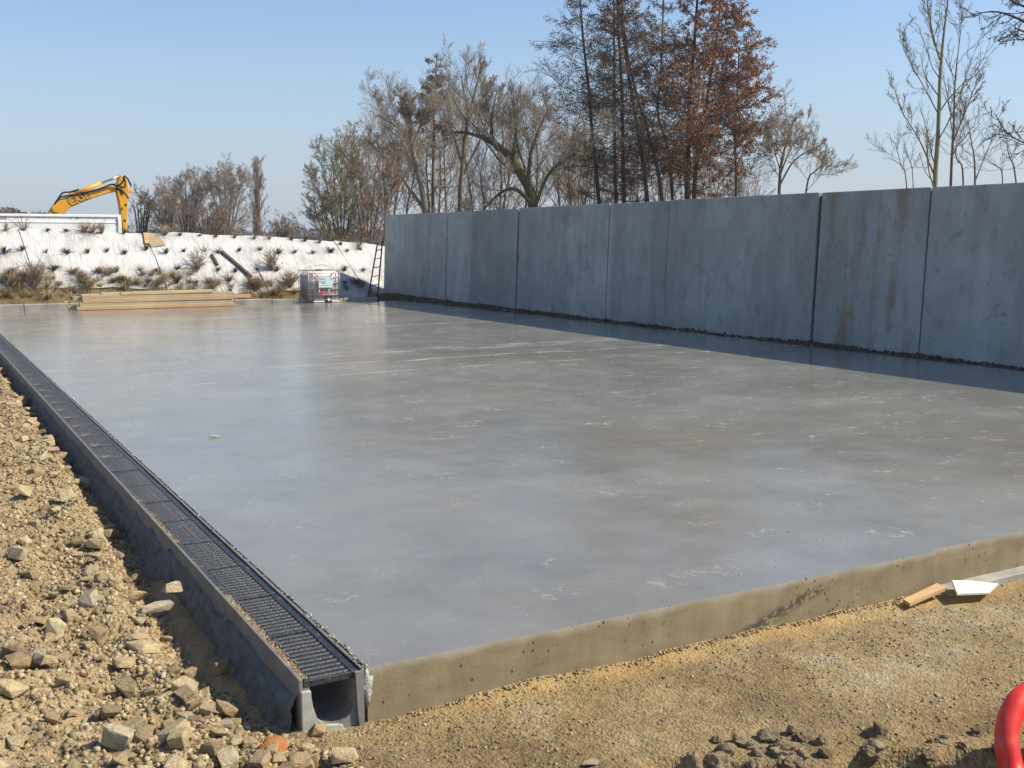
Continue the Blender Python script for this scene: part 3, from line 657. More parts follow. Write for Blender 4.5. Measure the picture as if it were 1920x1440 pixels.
# ------------------------------------------------------------------ timber pile on the far edge of the slab
def beam(a, b, y0, dep, th, mat, label, zoff=0.0):
    """a, b: left and right lower corners seen on the pile's front plane"""
    p, q = at_y(a[0], a[1], y0), at_y(b[0], b[1], y0)
    L = q[0] - p[0]; bm = bmesh.new(); box(bm, 0, L, 0, dep, 0, th, 0.006)
    o = obj('timber_beam', bm_mesh('timber_beam', bm), MT[mat]); o.location = (p[0], y0, max(0.004, p[2] + zoff)); 
    o.rotation_euler = (0, -math.atan2(q[2] - p[2], L) * 0.6, random.uniform(-0.004, 0.004))
    return tag(o, label, 'timber', 'timber pile at the far edge of the slab')
Yp = 23.62
beam((144, 582), (440, 573.5), Yp, 0.14, 0.088, 'wood_o', 'orange pine beam at the bottom of the timber pile')
beam((150, 575.5), (436, 567.3), Yp + 0.012, 0.14, 0.098, 'wood_g', 'grey green beam on the bottom orange beam of the pile')
beam((155, 568.6), (437, 560.3), Yp + 0.006, 0.14, 0.094, 'wood_o', 'knotty orange beam in the middle of the timber pile')
beam((154, 561.2), (439, 553.5), Yp + 0.010, 0.15, 0.095, 'wood_g', 'upper grey green beam of the timber pile')
beam((190, 553.5), (225, 552.6), Yp + 0.02, 0.12, 0.062, 'wood_y', 'short yellow offcut on top of the timber pile')
beam((226, 553.4), (399, 547.2), Yp + 0.004, 0.12, 0.072, 'wood_y', 'long yellow plank on top of the timber pile')
beam((152, 556), (190, 554.5), Yp + 0.20, 0.12, 0.05, 'wood_y', 'thin pale plank end at the upper left of the timber pile')
beam((420, 559.5), (471, 558.3), Yp + 0.17, 0.13, 0.085, 'wood_o', 'orange plank sticking out right of the timber pile')
beam((137, 563.5), (300, 560.0), Yp + 0.18, 0.12, 0.09, 'wood_g', 'grey green beam end sticking out left of the timber pile')
beam((128, 581.0), (300, 576.5), Yp + 0.18, 0.13, 0.09, 'wood_o', 'lower rear beam of the timber pile, its end showing on the left')
beam((120, 568.0), (134, 567.7), Yp + 0.30, 0.12, 0.03, 'wood_y', 'small pale offcut left of the timber pile')

# ------------------------------------------------------------------ caged plastic tank (IBC)
ib = empty('caged_tank', (8.38, 24.05, 0.0)); tag(ib, 'translucent plastic tank in a steel tube cage at the far slab edge', 'tank')
mt = Mat('milky_polyethylene', 0.35, 0.4); cz = mt.xyz()['Z']
mt.color(mt.mix(mt.rng(mt.math('ADD', cz, mt.math('MULTIPLY', mt.noise(3, 3), 0.06)), 0.55, 0.66), (0.44, 0.33, 0.30), (0.80, 0.66, 0.60)))
mt.b.inputs['Subsurface Weight'].default_value = 0.0
MT['poly'] = mt.m
hw, dp, zt = 0.44, 0.78, 0.86
bm = bmesh.new(); box(bm, -hw + 0.02, hw - 0.02, 0.03, dp - 0.03, 0.06, zt - 0.03, 0.055)
for f in bm.faces: f.smooth = True
obj('tank_bottle', bm_mesh('tank_bottle', bm), MT['poly'], ib)
bm = bmesh.new(); bmesh.ops.create_cone(bm, cap_ends=True, segments=20, radius1=0.10, radius2=0.095, depth=0.05)
bmesh.ops.translate(bm, vec=(0, dp / 2, zt - 0.005), verts=bm.verts); obj('filler_cap', bm_mesh('filler_cap', bm), MT['black'], ib)
def ring(z, bulge=0.012):
    c = [(-hw, 0.0), (hw, 0.0), (hw, dp), (-hw, dp)]; pts = []
    for i in range(4):
        a, b = c[i], c[(i + 1) % 4]
        for t in (0.06, 0.35, 0.65, 0.94): pts.append((a[0] + (b[0] - a[0]) * t, a[1] + (b[1] - a[1]) * t, z))
    pts.append(pts[0]); return pts
for z in (0.075, 0.215, 0.375, 0.535, 0.695, zt):
    obj('cage_hoop', tube_mesh('cage_hoop', ring(z), 0.0105, 6), MT['galv'], ib)
ups = [(-hw, 0.0), (-hw + 0.14, -0.004), (-0.14, -0.004), (0.12, -0.004), (hw - 0.16, -0.004), (hw - 0.05, -0.004), (hw, 0)] + [(-hw - 0.003, dp * t) for t in (0.14, 0.28, 0.42, 0.56, 0.70, 0.85, 1)] + [(hw, dp * t) for t in (0.25, 0.5, 0.75, 1)]
for i, (x, y) in enumerate(ups):
    tall = not (2 <= i <= 3)
    obj('cage_upright', tube_mesh('cage_upright', [(x, y, 0.06), (x, y, zt if tall else 0.37)], 0.0095, 6), MT['galv'], ib)
for sx in (-1, 1):
    obj('cage_brace', tube_mesh('cage_brace', [(sx * 0.29, -0.004, zt), (sx * 0.24, -0.004, zt - 0.10), (sx * 0.15, -0.004, zt - 0.165)], 0.009, 6), MT['galv'], ib)
obj('top_bar', tube_mesh('top_bar', [(-hw, dp * 0.5, zt + 0.01), (-0.25, dp * 0.5, zt + 0.10), (0.05, dp * 0.5, zt + 0.14), (0.25, dp * 0.5, zt + 0.11), (hw, dp * 0.5, zt + 0.01)], 0.004, 5), MT['black'], ib)
lb_ = box_obj('label_plate', (-0.16, 0.235, -0.022, -0.016, 0.40, 0.685), MT['label'], ib)
for nm, b, m_ in (('label_print', (-0.15, 0.03, -0.0235, -0.0215, 0.615, 0.648), 'blue'), ('label_print', (0.17, 0.215, -0.0235, -0.0215, 0.60, 0.65), 'blue'), ('label_print', (-0.075, 0.03, -0.0235, -0.0215, 0.50, 0.575), 'greyp'), ('label_print', (-0.15, 0.22, -0.0235, -0.0215, 0.455, 0.462), 'blue'), ('label_print', (-0.14, -0.10, -0.0235, -0.0215, 0.545, 0.58), 'redp')):
    box_obj(nm, b, MT[m_], lb_)
o = box_obj('warning_diamond', (-0.045, 0.045, -0.020, -0.016, -0.045, 0.045), MT['redp'], ib); o.location = (-0.075, 0, 0.265); o.rotation_euler = (0, R(45), 0)
bm = bmesh.new(); bmesh.ops.create_cone(bm, cap_ends=True, segments=18, radius1=0.035, radius2=0.035, depth=0.10, matrix=Matrix.Translation((0.10, -0.03, 0.075)) @ Matrix.Rotation(R(90), 4, 'X'))
vv = obj('outlet_valve', bm_mesh('outlet_valve', bm), MT['white'], ib)
box_obj('valve_handle', (0.045, 0.165, -0.055, -0.040, 0.118, 0.136), MT['redp'], vv, 0.003)
box_obj('valve_recess', (0.02, 0.20, -0.003, 0.05, 0.04, 0.17), MT['black'], ib)
for a, b in ((-0.30, 0.0), (0.20, 0.43)): box_obj('pallet_foot', (a, b, -0.03, 0.09, 0.012, 0.045), MT['white'], ib, 0.004)
for y in (0.0, 0.34, 0.68): box_obj('pallet_runner', (-hw, hw, y + 0.10 if y == 0 else y, y + 0.18 if y == 0 else y + 0.08, 0.002, 0.06), MT['galv'], ib)

# ------------------------------------------------------------------ ladder at the far end of the wall
la = empty('ladder', (10.45, 25.4, -0.1)); tag(la, 'dark weathered ladder leaning at the far end of the concrete wall', 'ladder')
r0, r1 = at_y(690, 559, 24.9), at_y(708, 455, 26.0); s0, s1 = at_y(708, 556, 25.1), at_y(717, 452, 26.2)
for a, b in ((r0, r1), (s0, s1)):
    at_home(obj('rail', tube_mesh('rail', [a, b], 0.022, 8), MT['ladder'], la), la)
for k in range(6):
    t = 0.06 + k * 0.158; a = r0 * (1 - t) + r1 * t; b = s0 * (1 - t) + s1 * t
    at_home(obj('rung', tube_mesh('rung', [a, b], 0.013, 6), MT['ladder'], la), la)

# ------------------------------------------------------------------ white steel container behind the bank
ct = empty('steel_container', (1.7, 33, -0.2)); tag(ct, 'white steel container showing above the bank beside the digger arm', 'container')
cxr = float(at_y(226, 404, 33)[0]); cxl = cxr - 6.0; ctop = float(at_y(226, 404, 33)[2])
at_home(box_obj('container_body', (cxl, cxr, 33, 35.3, -0.2, ctop), MT['white'], ct, 0.01), ct)
at_home(box_obj('top_rail', (cxl - 0.01, cxr + 0.01, 32.965, 33.06, ctop - 0.06, ctop + 0.02), MT['white'], ct, 0.008), ct)
at_home(box_obj('mid_rail', (cxl, cxr - 0.12, 32.985, 33.0, ctop - 0.245, ctop - 0.215), MT['white'], ct, 0.004), ct)
at_home(box_obj('corner_post', (cxr - 0.10, cxr + 0.012, 32.96, 33.07, -0.2, ctop - 0.061), MT['white'], ct, 0.01), ct)
at_home(box_obj('corner_patch', (cxr - 0.16, cxr - 0.10, 32.991, 32.999, ctop - 0.30, ctop - 0.14), MT['scuffg'], ct), ct)
p = at_y(145, 407, 33); at_home(box_obj('number_plate', (p[0] - 0.06, p[0] + 0.06, 32.99, 32.999, p[2] - 0.04, p[2] + 0.05), MT['scuffg'], ct), ct)
p = at_y(6, 407, 33); at_home(box_obj('worn_sticker', (p[0] - 0.1, p[0] + 0.09, 32.99, 32.999, p[2] - 0.06, p[2] + 0.06), MT['scuffg'], ct), ct)
for i in range(16):
    p = at_y(random.uniform(18, 220), random.uniform(405.5, 411), 33); a = random.uniform(0.02, 0.09)
    at_home(box_obj('paint_chip', (p[0], p[0] + a, 32.992, 32.999, p[2] - 0.012, p[2] + random.uniform(0, 0.012)), MT['scuffg'], ct), ct)

# ------------------------------------------------------------------ yellow excavator
EY = 42.0
ex = empty('excavator', tuple(at_y(60, 480, EY)[:2]) + (-0.3,)); tag(ex, 'yellow excavator with its arm raised behind the white container', 'excavator')
def ep(px, py): q = at_y(px, py, EY); return (float(q[0]), float(q[2]))
def ex_part(name, pts, y0, y1, mat, bev=0.03, parent=None):
    bm = bmesh.new(); prism(bm, [ep(*p_) for p_ in pts], 'y', EY + y0, EY + y1)
    bmesh.ops.recalc_face_normals(bm, faces=bm.faces)
    if bev: bmesh.ops.bevel(bm, geom=list(bm.edges), offset=bev, segments=1, affect='EDGES')
    o = obj(name, bm_mesh(name, bm), MT[mat], parent or ex)
    return at_home(o, ex) if parent is None else o
boom = ex_part('boom', [(52, 452), (70, 428), (88, 401), (99, 385), (108, 375.5), (122, 369.5), (148, 364), (190, 354), (206, 349), (214, 349.5), (217, 355), (215, 360), (200, 363), (170, 373), (150, 381), (131, 389), (118, 400), (95, 432), (72, 458)], -0.28, 0.28, 'yellow')
arm = ex_part('arm', [(226, 328), (231, 331), (237, 338.5), (240, 352), (239.5, 373), (237.5, 405), (236, 432), (234, 452), (229, 452), (228.5, 430), (224.5, 400), (221, 375), (216.5, 357), (218.5, 341), (222, 331)], -0.20, 0.20, 'yellow')
def ex_tube(name, pts, y, r, mat, n=14):
    P = smooth_line([(*ep(*p_),) for p_ in pts], n if len(pts) > 2 else 2)
    return at_home(obj(name, tube_mesh(name, [(q[0], EY + y, q[1]) for q in P], r, 10), MT[mat], ex), ex)
ex_tube('arm_cylinder', [(133, 366), (189, 344)], 0.0, 0.085, 'yellow')
ex_tube('piston_rod', [(186, 345.2), (226, 329.5)], 0.0, 0.045, 'chrome')
ex_part('cylinder_bracket', [(126, 369.5), (131, 361.5), (138, 361), (140, 367)], -0.14, 0.14, 'yellow', 0.01)
ex_tube('arm_pivot', [(214, 356), (222, 353)], -0.3, 0.06, 'black')
for i, pts in enumerate(([(100, 384), (108, 372), (116, 362), (130, 360.5), (146, 355.5)], [(103, 379), (113, 370), (130, 366.5), (150, 363)], [(150, 363.2), (180, 356), (196, 350.5), (206, 346.8), (214, 349), (219, 354)], [(190, 353), (204, 347), (213, 347), (220, 355), (226, 364)],
                         [(216, 350), (224, 345), (229, 338), (229, 331), (236, 336), (243, 350)], [(216, 353), (226, 358), (238, 373)], [(222, 350), (230, 352), (231, 340), (228, 332)])):
    ex_tube('hydraulic_hose', pts, -0.30 - 0.02 * i, 0.034, 'black')
for (x, y) in ((104, 391), (233, 385), (231, 414)):
    q = ep(x, y); bm = bmesh.new(); bmesh.ops.create_cone(bm, cap_ends=True, segments=16, radius1=0.16 if x < 150 else 0.05, radius2=0.16 if x < 150 else 0.05, depth=0.05, matrix=Matrix.Translation((q[0], EY - 0.30, q[1])) @ Matrix.Rotation(R(90), 4, 'X'))
    at_home(obj('pin_boss', bm_mesh('pin_boss', bm), MT['yellow' if x < 150 else 'black'], ex), ex)
at_home(box_obj('arm_lamp', (ep(240, 358)[0], ep(246, 358)[0], EY - 0.1, EY + 0.1, ep(240, 362)[1], ep(240, 355)[1]), MT['yellow'], ex, 0.02), ex)
# lettering on the boom: dark outline with a yellow face
qa, qb = ep(131, 384.5), ep(166, 370.5); ang = math.atan2(qb[1] - qa[1], qb[0] - qa[0]); tw = math.hypot(qb[0] - qa[0], qb[1] - qa[1])
for nm, off, yo, m_ in (('lettering_outline', 0.055, -0.290, 'black'), ('lettering_face', 0.0, -0.297, 'yellow')):
    cu = bpy.data.curves.new(nm, 'FONT'); cu.body = 'CASE'; cu.size = 0.62; cu.offset = 0.018 + off * 0.6; cu.extrude = 0.003; cu.space_character = 1.12
    to = bpy.data.objects.new('tmp', cu); C.objects.link(to); bpy.context.view_layer.update()
    me = bpy.data.meshes.new_from_object(to.evaluated_get(bpy.context.evaluated_depsgraph_get())); bpy.data.objects.remove(to); me.name = nm
    xs_ = [v.co.x for v in me.vertices]
    if nm == 'lettering_outline': x0_, sc_ = min(xs_) + 0.06, tw / (max(xs_) - min(xs_) - 0.12)
    me.transform(Matrix.Translation((qa[0], EY + yo, qa[1] - 0.02)) @ Matrix.Rotation(-ang, 4, 'Y') @ Matrix.Rotation(R(90), 4, 'X') @ Matrix.Diagonal((sc_, 0.70, 1, 1)) @ Matrix.Translation((-x0_, 0, 0)))
    at_home(obj(nm, me, MT[m_], ex), ex)
# machine body below the line of the container
bx0, bz0 = ep(60, 470)
at_home(box_obj('engine_deck', (bx0 - 3.2, bx0 + 0.7, EY - 1.2, EY + 1.2, 0.75, 1.75), MT['yellow'], ex, 0.08), ex)
at_home(box_obj('cab', (bx0 - 1.2, bx0 + 0.5, EY - 1.25, EY - 0.35, 0.95, 2.45), MT['glass'], ex, 0.10), ex)
for y in (-1.25, 0.75):
    bm = bmesh.new(); prism(bm, [(bx0 - 3.0, 0.0), (bx0 - 2.7, -0.30), (bx0 + 0.9, -0.30), (bx0 + 1.25, 0.0), (bx0 + 1.0, 0.42), (bx0 - 2.7, 0.42)], 'y', EY + y, EY + y + 0.5)
    at_home(obj('track', bm_mesh('track', bm), MT['black'], ex), ex)
at_home(box_obj('undercarriage', (bx0 - 2.0, bx0 + 0.3, EY - 0.75, EY + 0.75, 0.1, 0.75), MT['black'], ex, 0.05), ex)

# ------------------------------------------------------------------ stones
def rock_mesh(name, seed, npts=15, flat=0.65, bev=0.0):
    r = np.random.default_rng(seed); bm = bmesh.new()
    P = np.array([(a, b, c) for a in (-1, 1) for b in (-1, 1) for c in (-1, 1)], float) * r.uniform(0.45, 0.85, (8, 3))
    P = np.delete(P, r.integers(0, 8), 0); Q_ = r.normal(size=(max(1, npts - 7), 3)); P = np.vstack([P, Q_ / np.linalg.norm(Q_, axis=1, keepdims=True) * 0.95])
    P *= np.array([1.2, 0.9, flat])
    for p in P: bm.verts.new(p)
    r_ = bmesh.ops.convex_hull(bm, input=bm.verts)
    bmesh.ops.delete(bm, geom=[g for g in r_['geom_interior'] if isinstance(g, bmesh.types.BMVert)], context='VERTS')
    if bev: bmesh.ops.bevel(bm, geom=list(bm.edges), offset=bev, segments=1, affect='EDGES')
    return bm_mesh(name, bm)
RK = [rock_mesh('stone', 100 + i, random.choice((9, 10, 11, 13)), random.uniform(0.5, 0.95), 0.045) for i in range(14)]
for m_ in RK: m_.materials.append(MT['stone'])
def heap_pts(n):
    Y = -0.85 + (13.5 + 0.85) * rng.random(n) ** 2.3
    X = edge_x(Y) + 0.12 - np.abs(rng.normal(size=n)) * (0.45 + 0 * Y)
    ok = (X > -1.75)
    return X[ok], Y[ok]
def place_rock(me, x, y, s, sink=0.3, name='stone'):
    o = bpy.data.objects.new(name, me); link(o)
    o.location = (x, y, float(ground_z(x, y)) + s * (0.55 - sink)); o.scale = (s * random.uniform(0.8, 1.2), s * random.uniform(0.8, 1.2), s * random.uniform(0.7, 1.05))
    o.rotation_euler = (random.uniform(-0.4, 0.4), random.uniform(-0.4, 0.4), random.uniform(0, 6.3)); return o
hx, hy = heap_pts(1900)
vis = np.array([[(np.array([a, b, -0.05]) - CAM) @ _rt / ((np.array([a, b, -0.05]) - CAM) @ _fw), (np.array([a, b, -0.05]) - CAM) @ _up / ((np.array([a, b, -0.05]) - CAM) @ _fw)] for a, b in zip(hx, hy)])
keep = (vis[:, 0] > -0.50) & (vis[:, 1] > -0.385); hx, hy = hx[keep], hy[keep]      # the part of the heap that can be seen
cnt = 0
for x, y in zip(hx, hy):
    if cnt >= 285: break
    if x > edge_x(y) + 0.05 and y > 0.1 and random.random() < 0.6: continue
    s = min(0.064, 0.021 + abs(random.gauss(0, 0.0175)) + 0.0020 * max(0, y))
    nearc = x > edge_x(y) - 0.25
    tag(place_rock(random.choice(RK), float(x), float(y), s, -0.02), 'loose tan limestone chunk %s' % ('on the rim of the rubble heap beside the drain channel' if nearc else 'in the rubble heap left of the drain channel'), 'stone', 'loose stones of the rubble heap'); cnt += 1
def special(px, py, z, s, me, mat, label, rot=(0, 0, 0), sc=(1, 1, 1)):
    p = at_z(px, py, z); m2 = me.copy(); m2.materials.clear(); m2.materials.append(MT[mat])
    o = bpy.data.objects.new('stone', m2); link(o); o.location = (p[0], p[1], max(z, float(ground_z(p[0], p[1])) + s * 0.3)); o.scale = [s * q for q in sc]; o.rotation_euler = rot
    return tag(o, label, 'stone')
bm = bmesh.new(); bmesh.ops.create_icosphere(bm, subdivisions=3, radius=1)
for v in bm.verts: v.co *= 1 + 0.35 * float(fbm(np.array(v.co.x * 1.3 + 9), np.array(v.co.y * 1.3 + v.co.z), 77, 3))
ORB = bm_mesh('stone_round', bm, True)
special(513, 1412, -0.115, 0.052, ORB, 'orange', 'rounded orange sandstone lump at the bottom edge in the rubble', sc=(1.05, 0.9, 0.85))
special(320, 1100, -0.06, 0.05, RK[2], 'stone', 'upright pinkish tan stone standing in the ditch beside the channel', (R(80), R(10), R(20)), (1.2, 0.8, 0.8))
special(292, 1138, -0.10, 0.072, RK[5], 'stone', 'long flat slab of stone jutting over the ditch', (0, 0.1, 0.2), (1.35, 0.6, 0.5))
special(420, 1250, -0.17, 0.045, RK[7], 'stone', 'stone leaning on the shaded mortar beside the channel', (R(50), 0, 0.4))
special(425, 1330, -0.16, 0.055, RK[9], 'stone', 'pale split stone at the end of the ditch', (R(10), R(35), 0.9), (1.3, 0.7, 0.6))
special(185, 1185, -0.04, 0.045, RK[1], 'stone', 'bluish white stone in the middle of the rubble heap', (0.3, 0.2, 1.0))
special(35, 1240, -0.04, 0.06, RK[3], 'stone', 'big rounded tan stone near the left edge of the rubble', (0.1, 0.0, 0.4))
special(85, 1235, -0.04, 0.055, RK[8], 'stone', 'big pale angular stone beside the rounded one near the left edge', (0.3, 0.1, 2.0))
special(600, 1375, -0.20, 0.035, RK[11], 'stone', 'pale pinkish stone lying in front of the channel end', (0.2, 0, 1.0))
special(1485, 1365, -0.20, 0.022, RK[4], 'stone', 'small brown stone casting a long shadow on the sand', (0.1, 0.2, 0.3))
special(1420, 1410, -0.21, 0.026, RK[6], 'stone', 'small grey stone near the trench at the bottom', (0.1, 0.2, 1.3))
special(1108, 1432, -0.215, 0.03, RK[10], 'stone', 'flat pale stone at the bottom edge of the picture', (0.0, 0.1, 0.3), (1.2, 1, 0.5))
special(915, 1306, -0.215, 0.02, RK[12], 'stone', 'grey pebble against the foot of the slab edge', (0.0, 0.1, 0.3))
# clods around the trench
CL = []
for i in range(5):
    bm = bmesh.new(); bmesh.ops.create_icosphere(bm, subdivisions=3, radius=1)
    for v in bm.verts: v.co *= 1 + 0.9 * float(fbm(np.array(v.co.x * 1.2 + i * 5 + v.co.z), np.array(v.co.y * 1.2 + v.co.z * 1.9), 80 + i, 2)) + 0.25 * float(fbm(np.array(v.co.x * 5 + v.co.z * 3), np.array(v.co.y * 5), 85 + i, 2))
    me = bm_mesh('clod', bm); me.materials.append(MT['clod']); CL.append(me)
for i in range(130):
    x = random.uniform(0.80, 2.15); y = -1.20 - 0.5 * (x - 1.34) + random.gauss(0, 0.12)
    s = random.uniform(0.010, 0.042)
    tag(place_rock(random.choice(CL), x, y, s, 0.35, 'clod'), 'dark brown earth clod in the trench at the lower right', 'clod', 'earth clods in the trench')
# crushed stone between the big ones: countless, one mesh
def scatter(name, X, Y, S, mat, seed, sink=0.25, zfun=ground_z, nv=8, flat=0.7):
    r = np.random.default_rng(seed); vs_ = [rock_mesh('tmp', seed * 31 + i, 8, flat) for i in range(nv)]
    Vs, Ts = [], []
    for me in vs_:
        v = np.zeros(len(me.vertices) * 3, np.float32); me.vertices.foreach_get('co', v); me.calc_loop_triangles()
        t = np.zeros(len(me.loop_triangles) * 3, np.int32); me.loop_triangles.foreach_get('vertices', t); Vs.append(v.reshape(-1, 3)); Ts.append(t.reshape(-1, 3)); bpy.data.meshes.remove(me)
    Z = zfun(X, Y) + S * (0.5 - sink); ids = r.integers(0, nv, len(X)); OV, OT = [], []; base = 0
    for k in range(nv):
        s = np.nonzero(ids == k)[0]; n = len(s)
        if not n: continue
        q = r.normal(size=(n, 4)); q /= np.linalg.norm(q, axis=1, keepdims=True); a, b, c, d = q.T
        M = np.stack([1 - 2 * (c * c + d * d), 2 * (b * c - a * d), 2 * (b * d + a * c), 2 * (b * c + a * d), 1 - 2 * (b * b + d * d), 2 * (c * d - a * b), 2 * (b * d - a * c), 2 * (c * d + a * b), 1 - 2 * (b * b + c * c)], -1).reshape(n, 3, 3)
        v = np.einsum('nij,vj->nvi', M, Vs[k]) * S[s, None, None] + np.stack([X[s], Y[s], Z[s]], -1)[:, None, :]
        nvk = len(Vs[k]); OV.append(v.reshape(-1, 3)); OT.append((Ts[k][None] + (base + np.arange(n) * nvk)[:, None, None]).reshape(-1, 3)); base += n * nvk
    return obj(name, mesh_np(name, np.vstack(OV), None, np.vstack(OT)), MT[mat])
X, Y = heap_pts(72000); S = 0.0026 + np.abs(rng.normal(size=len(X))) ** 2.3 * 0.0036 + 0.0006 * np.maximum(0, Y); S = np.minimum(S, 0.017)
tag(scatter('crushed_stone', X, Y, S, 'grit', 3, 0.5), 'tan crushed limestone filling the rubble heap', 'gravel', kind='stuff')
n = 15000; Y = -1.9 + 1.95 * rng.random(n); X = -0.5 + 5.2 * rng.random(n) ** 1.2
dn = vnoise(X * 2.5, Y * 2.5, 90) + vnoise(X * 7, Y * 7, 91) * 0.5; k_ = (dn > -0.22) & (Y < -0.01)
X, Y = X[k_], Y[k_]; S = np.minimum(0.0075, 0.0018 + np.abs(rng.normal(size=len(X))) ** 2 * 0.0017)
tag(scatter('fine_grit', X, Y, S, 'grit2', 5), 'fine pale grit strewn over the sandy ground', 'gravel', kind='stuff')
n = 900; X = 0.02 + 4.2 * rng.random(n); Y = -0.012 - np.abs(rng.normal(size=n)) * 0.02; S = 0.003 + rng.random(n) * 0.006
tag(scatter('edge_rubble', X, Y, S, 'grit2', 6), 'small stones along the foot of the slab edge', 'gravel', kind='stuff')
n = 2600; Y = np.abs(rng.normal(size=n)) * 1.6; cl = vnoise(Y * 3.0, Y * 0, 55); X = X0 + 0.014 + np.abs(rng.normal(size=n)) * (0.012 + 0.10 * np.maximum(0, cl - 0.12) * (rng.random(n) < 0.5)); k_ = (cl > -0.12) & (X < X1 - 0.02) & (Y > 0.02)
X, Y = X[k_], Y[k_]; S = 0.0012 + rng.random(len(X)) * 0.0035
tag(scatter('spilled_sand', X, Y, S, 'grit', 12, 0.2, lambda a, b: np.full_like(a, -0.004)), 'sand spilled on the gratings along the channel', 'sand', kind='stuff')
# litter and soil along the foot of the wall
ws = np.interp
def litter_z(X, Y):
    hgt = ws(Y, [4, 6, 6.8, 7.5, 8.6, 9.0, 9.5, 11, 12.8, 14, 18, 22, 26], [0.02, 0.03, 0.05, 0.03, 0.07, 0.11, 0.05, 0.03, 0.05, 0.06, 0.09, 0.13, 0.18])
    wid = ws(Y, [4, 9, 14, 20, 26], [0.22, 0.26, 0.34, 0.50, 0.70])
    return np.maximum(0.0, 0.6 * hgt * (1 - np.clip((WX - X) / wid, 0, 1.2)) + 0.03 * fbm(X * 8, Y * 3, 95, 3)) - 0.012
lx = np.linspace(10.3, 11.2, 22); ly = np.arange(-4, 26.6, 0.08); LX, LY = np.meshgrid(lx, ly, indexing='ij'); ii = np.arange(LX.size).reshape(LX.shape)
lq = np.stack([ii[:-1, :-1], ii[1:, :-1], ii[1:, 1:], ii[:-1, 1:]], -1).reshape(-1, 4)
tag(obj('soil_strip', mesh_np('soil_strip', np.stack([LX, LY, litter_z(LX, LY)], -1), lq, smooth=True), plain('dark_damp_soil', (0.085, 0.062, 0.042), 0.95, 0.4, 9, 0.2, bumpd=0.01)), kind='structure')
n = 5200; Y = 3 + 23 * rng.random(n) ** 0.7; X = WX - np.abs(rng.normal(size=n)) * ws(Y, [4, 9, 14, 20, 26], [0.09, 0.11, 0.15, 0.22, 0.34]); S = 0.006 + np.abs(rng.normal(size=n)) * 0.012
tag(scatter('leaf_litter', X, Y, S, 'debris', 8, 0.2, litter_z, flat=0.35), 'dark leaf litter and rubble along the foot of the wall', 'litter', kind='stuff')
# bits lying on the slab
bm = bmesh.new(); prism(bm, [(-0.05, 0), (-0.02, 0.022), (0.03, 0.018), (0.055, 0), (0.02, -0.016), (-0.03, -0.018)], 'z', 0, 0.004)
for v in bm.verts: v.co.z += 0.25 * abs(v.co.y) + 0.15 * abs(v.co.x) + 0.001
lf = obj('dry_leaf', bm_mesh('dry_leaf', bm), MT['wood_y']); lf.location = at_z(402, 820, 0.0).tolist(); lf.rotation_euler = (0, 0, -0.4); tag(lf, 'curled pale dry leaf lying alone on the slab', 'leaf')
n = 420; X = 0.1 + 7 * rng.random(n); Y = 0.15 + 11 * rng.random(n) ** 1.3; S = 0.0012 + np.abs(rng.normal(size=n)) * 0.0022
tag(scatter('slab_crumbs', X, Y, S, 'mortar', 9, 0.2, lambda a, b: np.zeros_like(a)), 'tiny mortar crumbs scattered on the slab', 'crumbs', kind='stuff')

# ------------------------------------------------------------------ board by the slab edge and red pipe
pa = at_z(1695, 1135, -0.2); pb = at_z(1790, 1108, -0.2)
bm = bmesh.new(); prism(bm, [(0, 0), (0.34, 0.02), (0.36, 0.085), (0.02, 0.055)], 'z', 0, 0.018)
bo = obj('board_offcut', bm_mesh('board_offcut', bm), MT['wood_o']); bo.location = (2.90, -0.14, -0.205); bo.rotation_euler = (R(4), R(-2), R(6)); tag(bo, 'orange board offcut lying at the foot of the slab edge', 'board')
bm = bmesh.new(); prism(bm, [(-0.14, -0.03), (0.10, -0.06), (0.27, 0.0), (0.10, 0.060), (-0.03, 0.085)], 'z', 0, 0.012)
po = obj('white_sheet_scrap', bm_mesh('white_sheet_scrap', bm), MT['pale']); pc = at_z(1812, 1106, -0.19); po.location = (float(pc[0]), float(pc[1]) - 0.01, -0.188); po.rotation_euler = (R(16), R(5), R(4)); tag(po, 'gleaming white scrap of sheet beside the orange board offcut', 'sheet')
pm = Mat('dusty_red_polyethylene', 0.4, 0.5)
pm.color(pm.mix(pm.math('MULTIPLY', pm.rng(pm.noise(9, 5, 0.7), 0.50, 0.72), 0.35), (0.78, 0.028, 0.018), (0.42, 0.24, 0.14))); pm.rough(pm.math('ADD', pm.math('MULTIPLY', pm.noise(14, 4, 0.6), 0.4), 0.22)); MT['red'] = pm.m
D = 3.75
ctrl = [at_d(1960, 1640, D - 0.28), at_d(1928, 1540, D - 0.14), at_d(1900, 1450, D), at_d(1888, 1395, D + 0.04), at_d(1894, 1345, D + 0.08), at_d(1918, 1308, D + 0.12), at_d(1965, 1290, D + 0.18), at_d(2040, 1312, D + 0.22), at_d(2120, 1400, D + 0.2), at_d(2170, 1560, D + 0.1)]
PP = smooth_line(ctrl, 160); rr = 0.041 + 0.0002 * np.sin(np.arange(160) * 2.3)
tag(obj('pipe', tube_mesh('pipe', PP, rr, 28), MT['red']), 'red plastic service pipe arching out of the trench at the lower right', 'pipe')

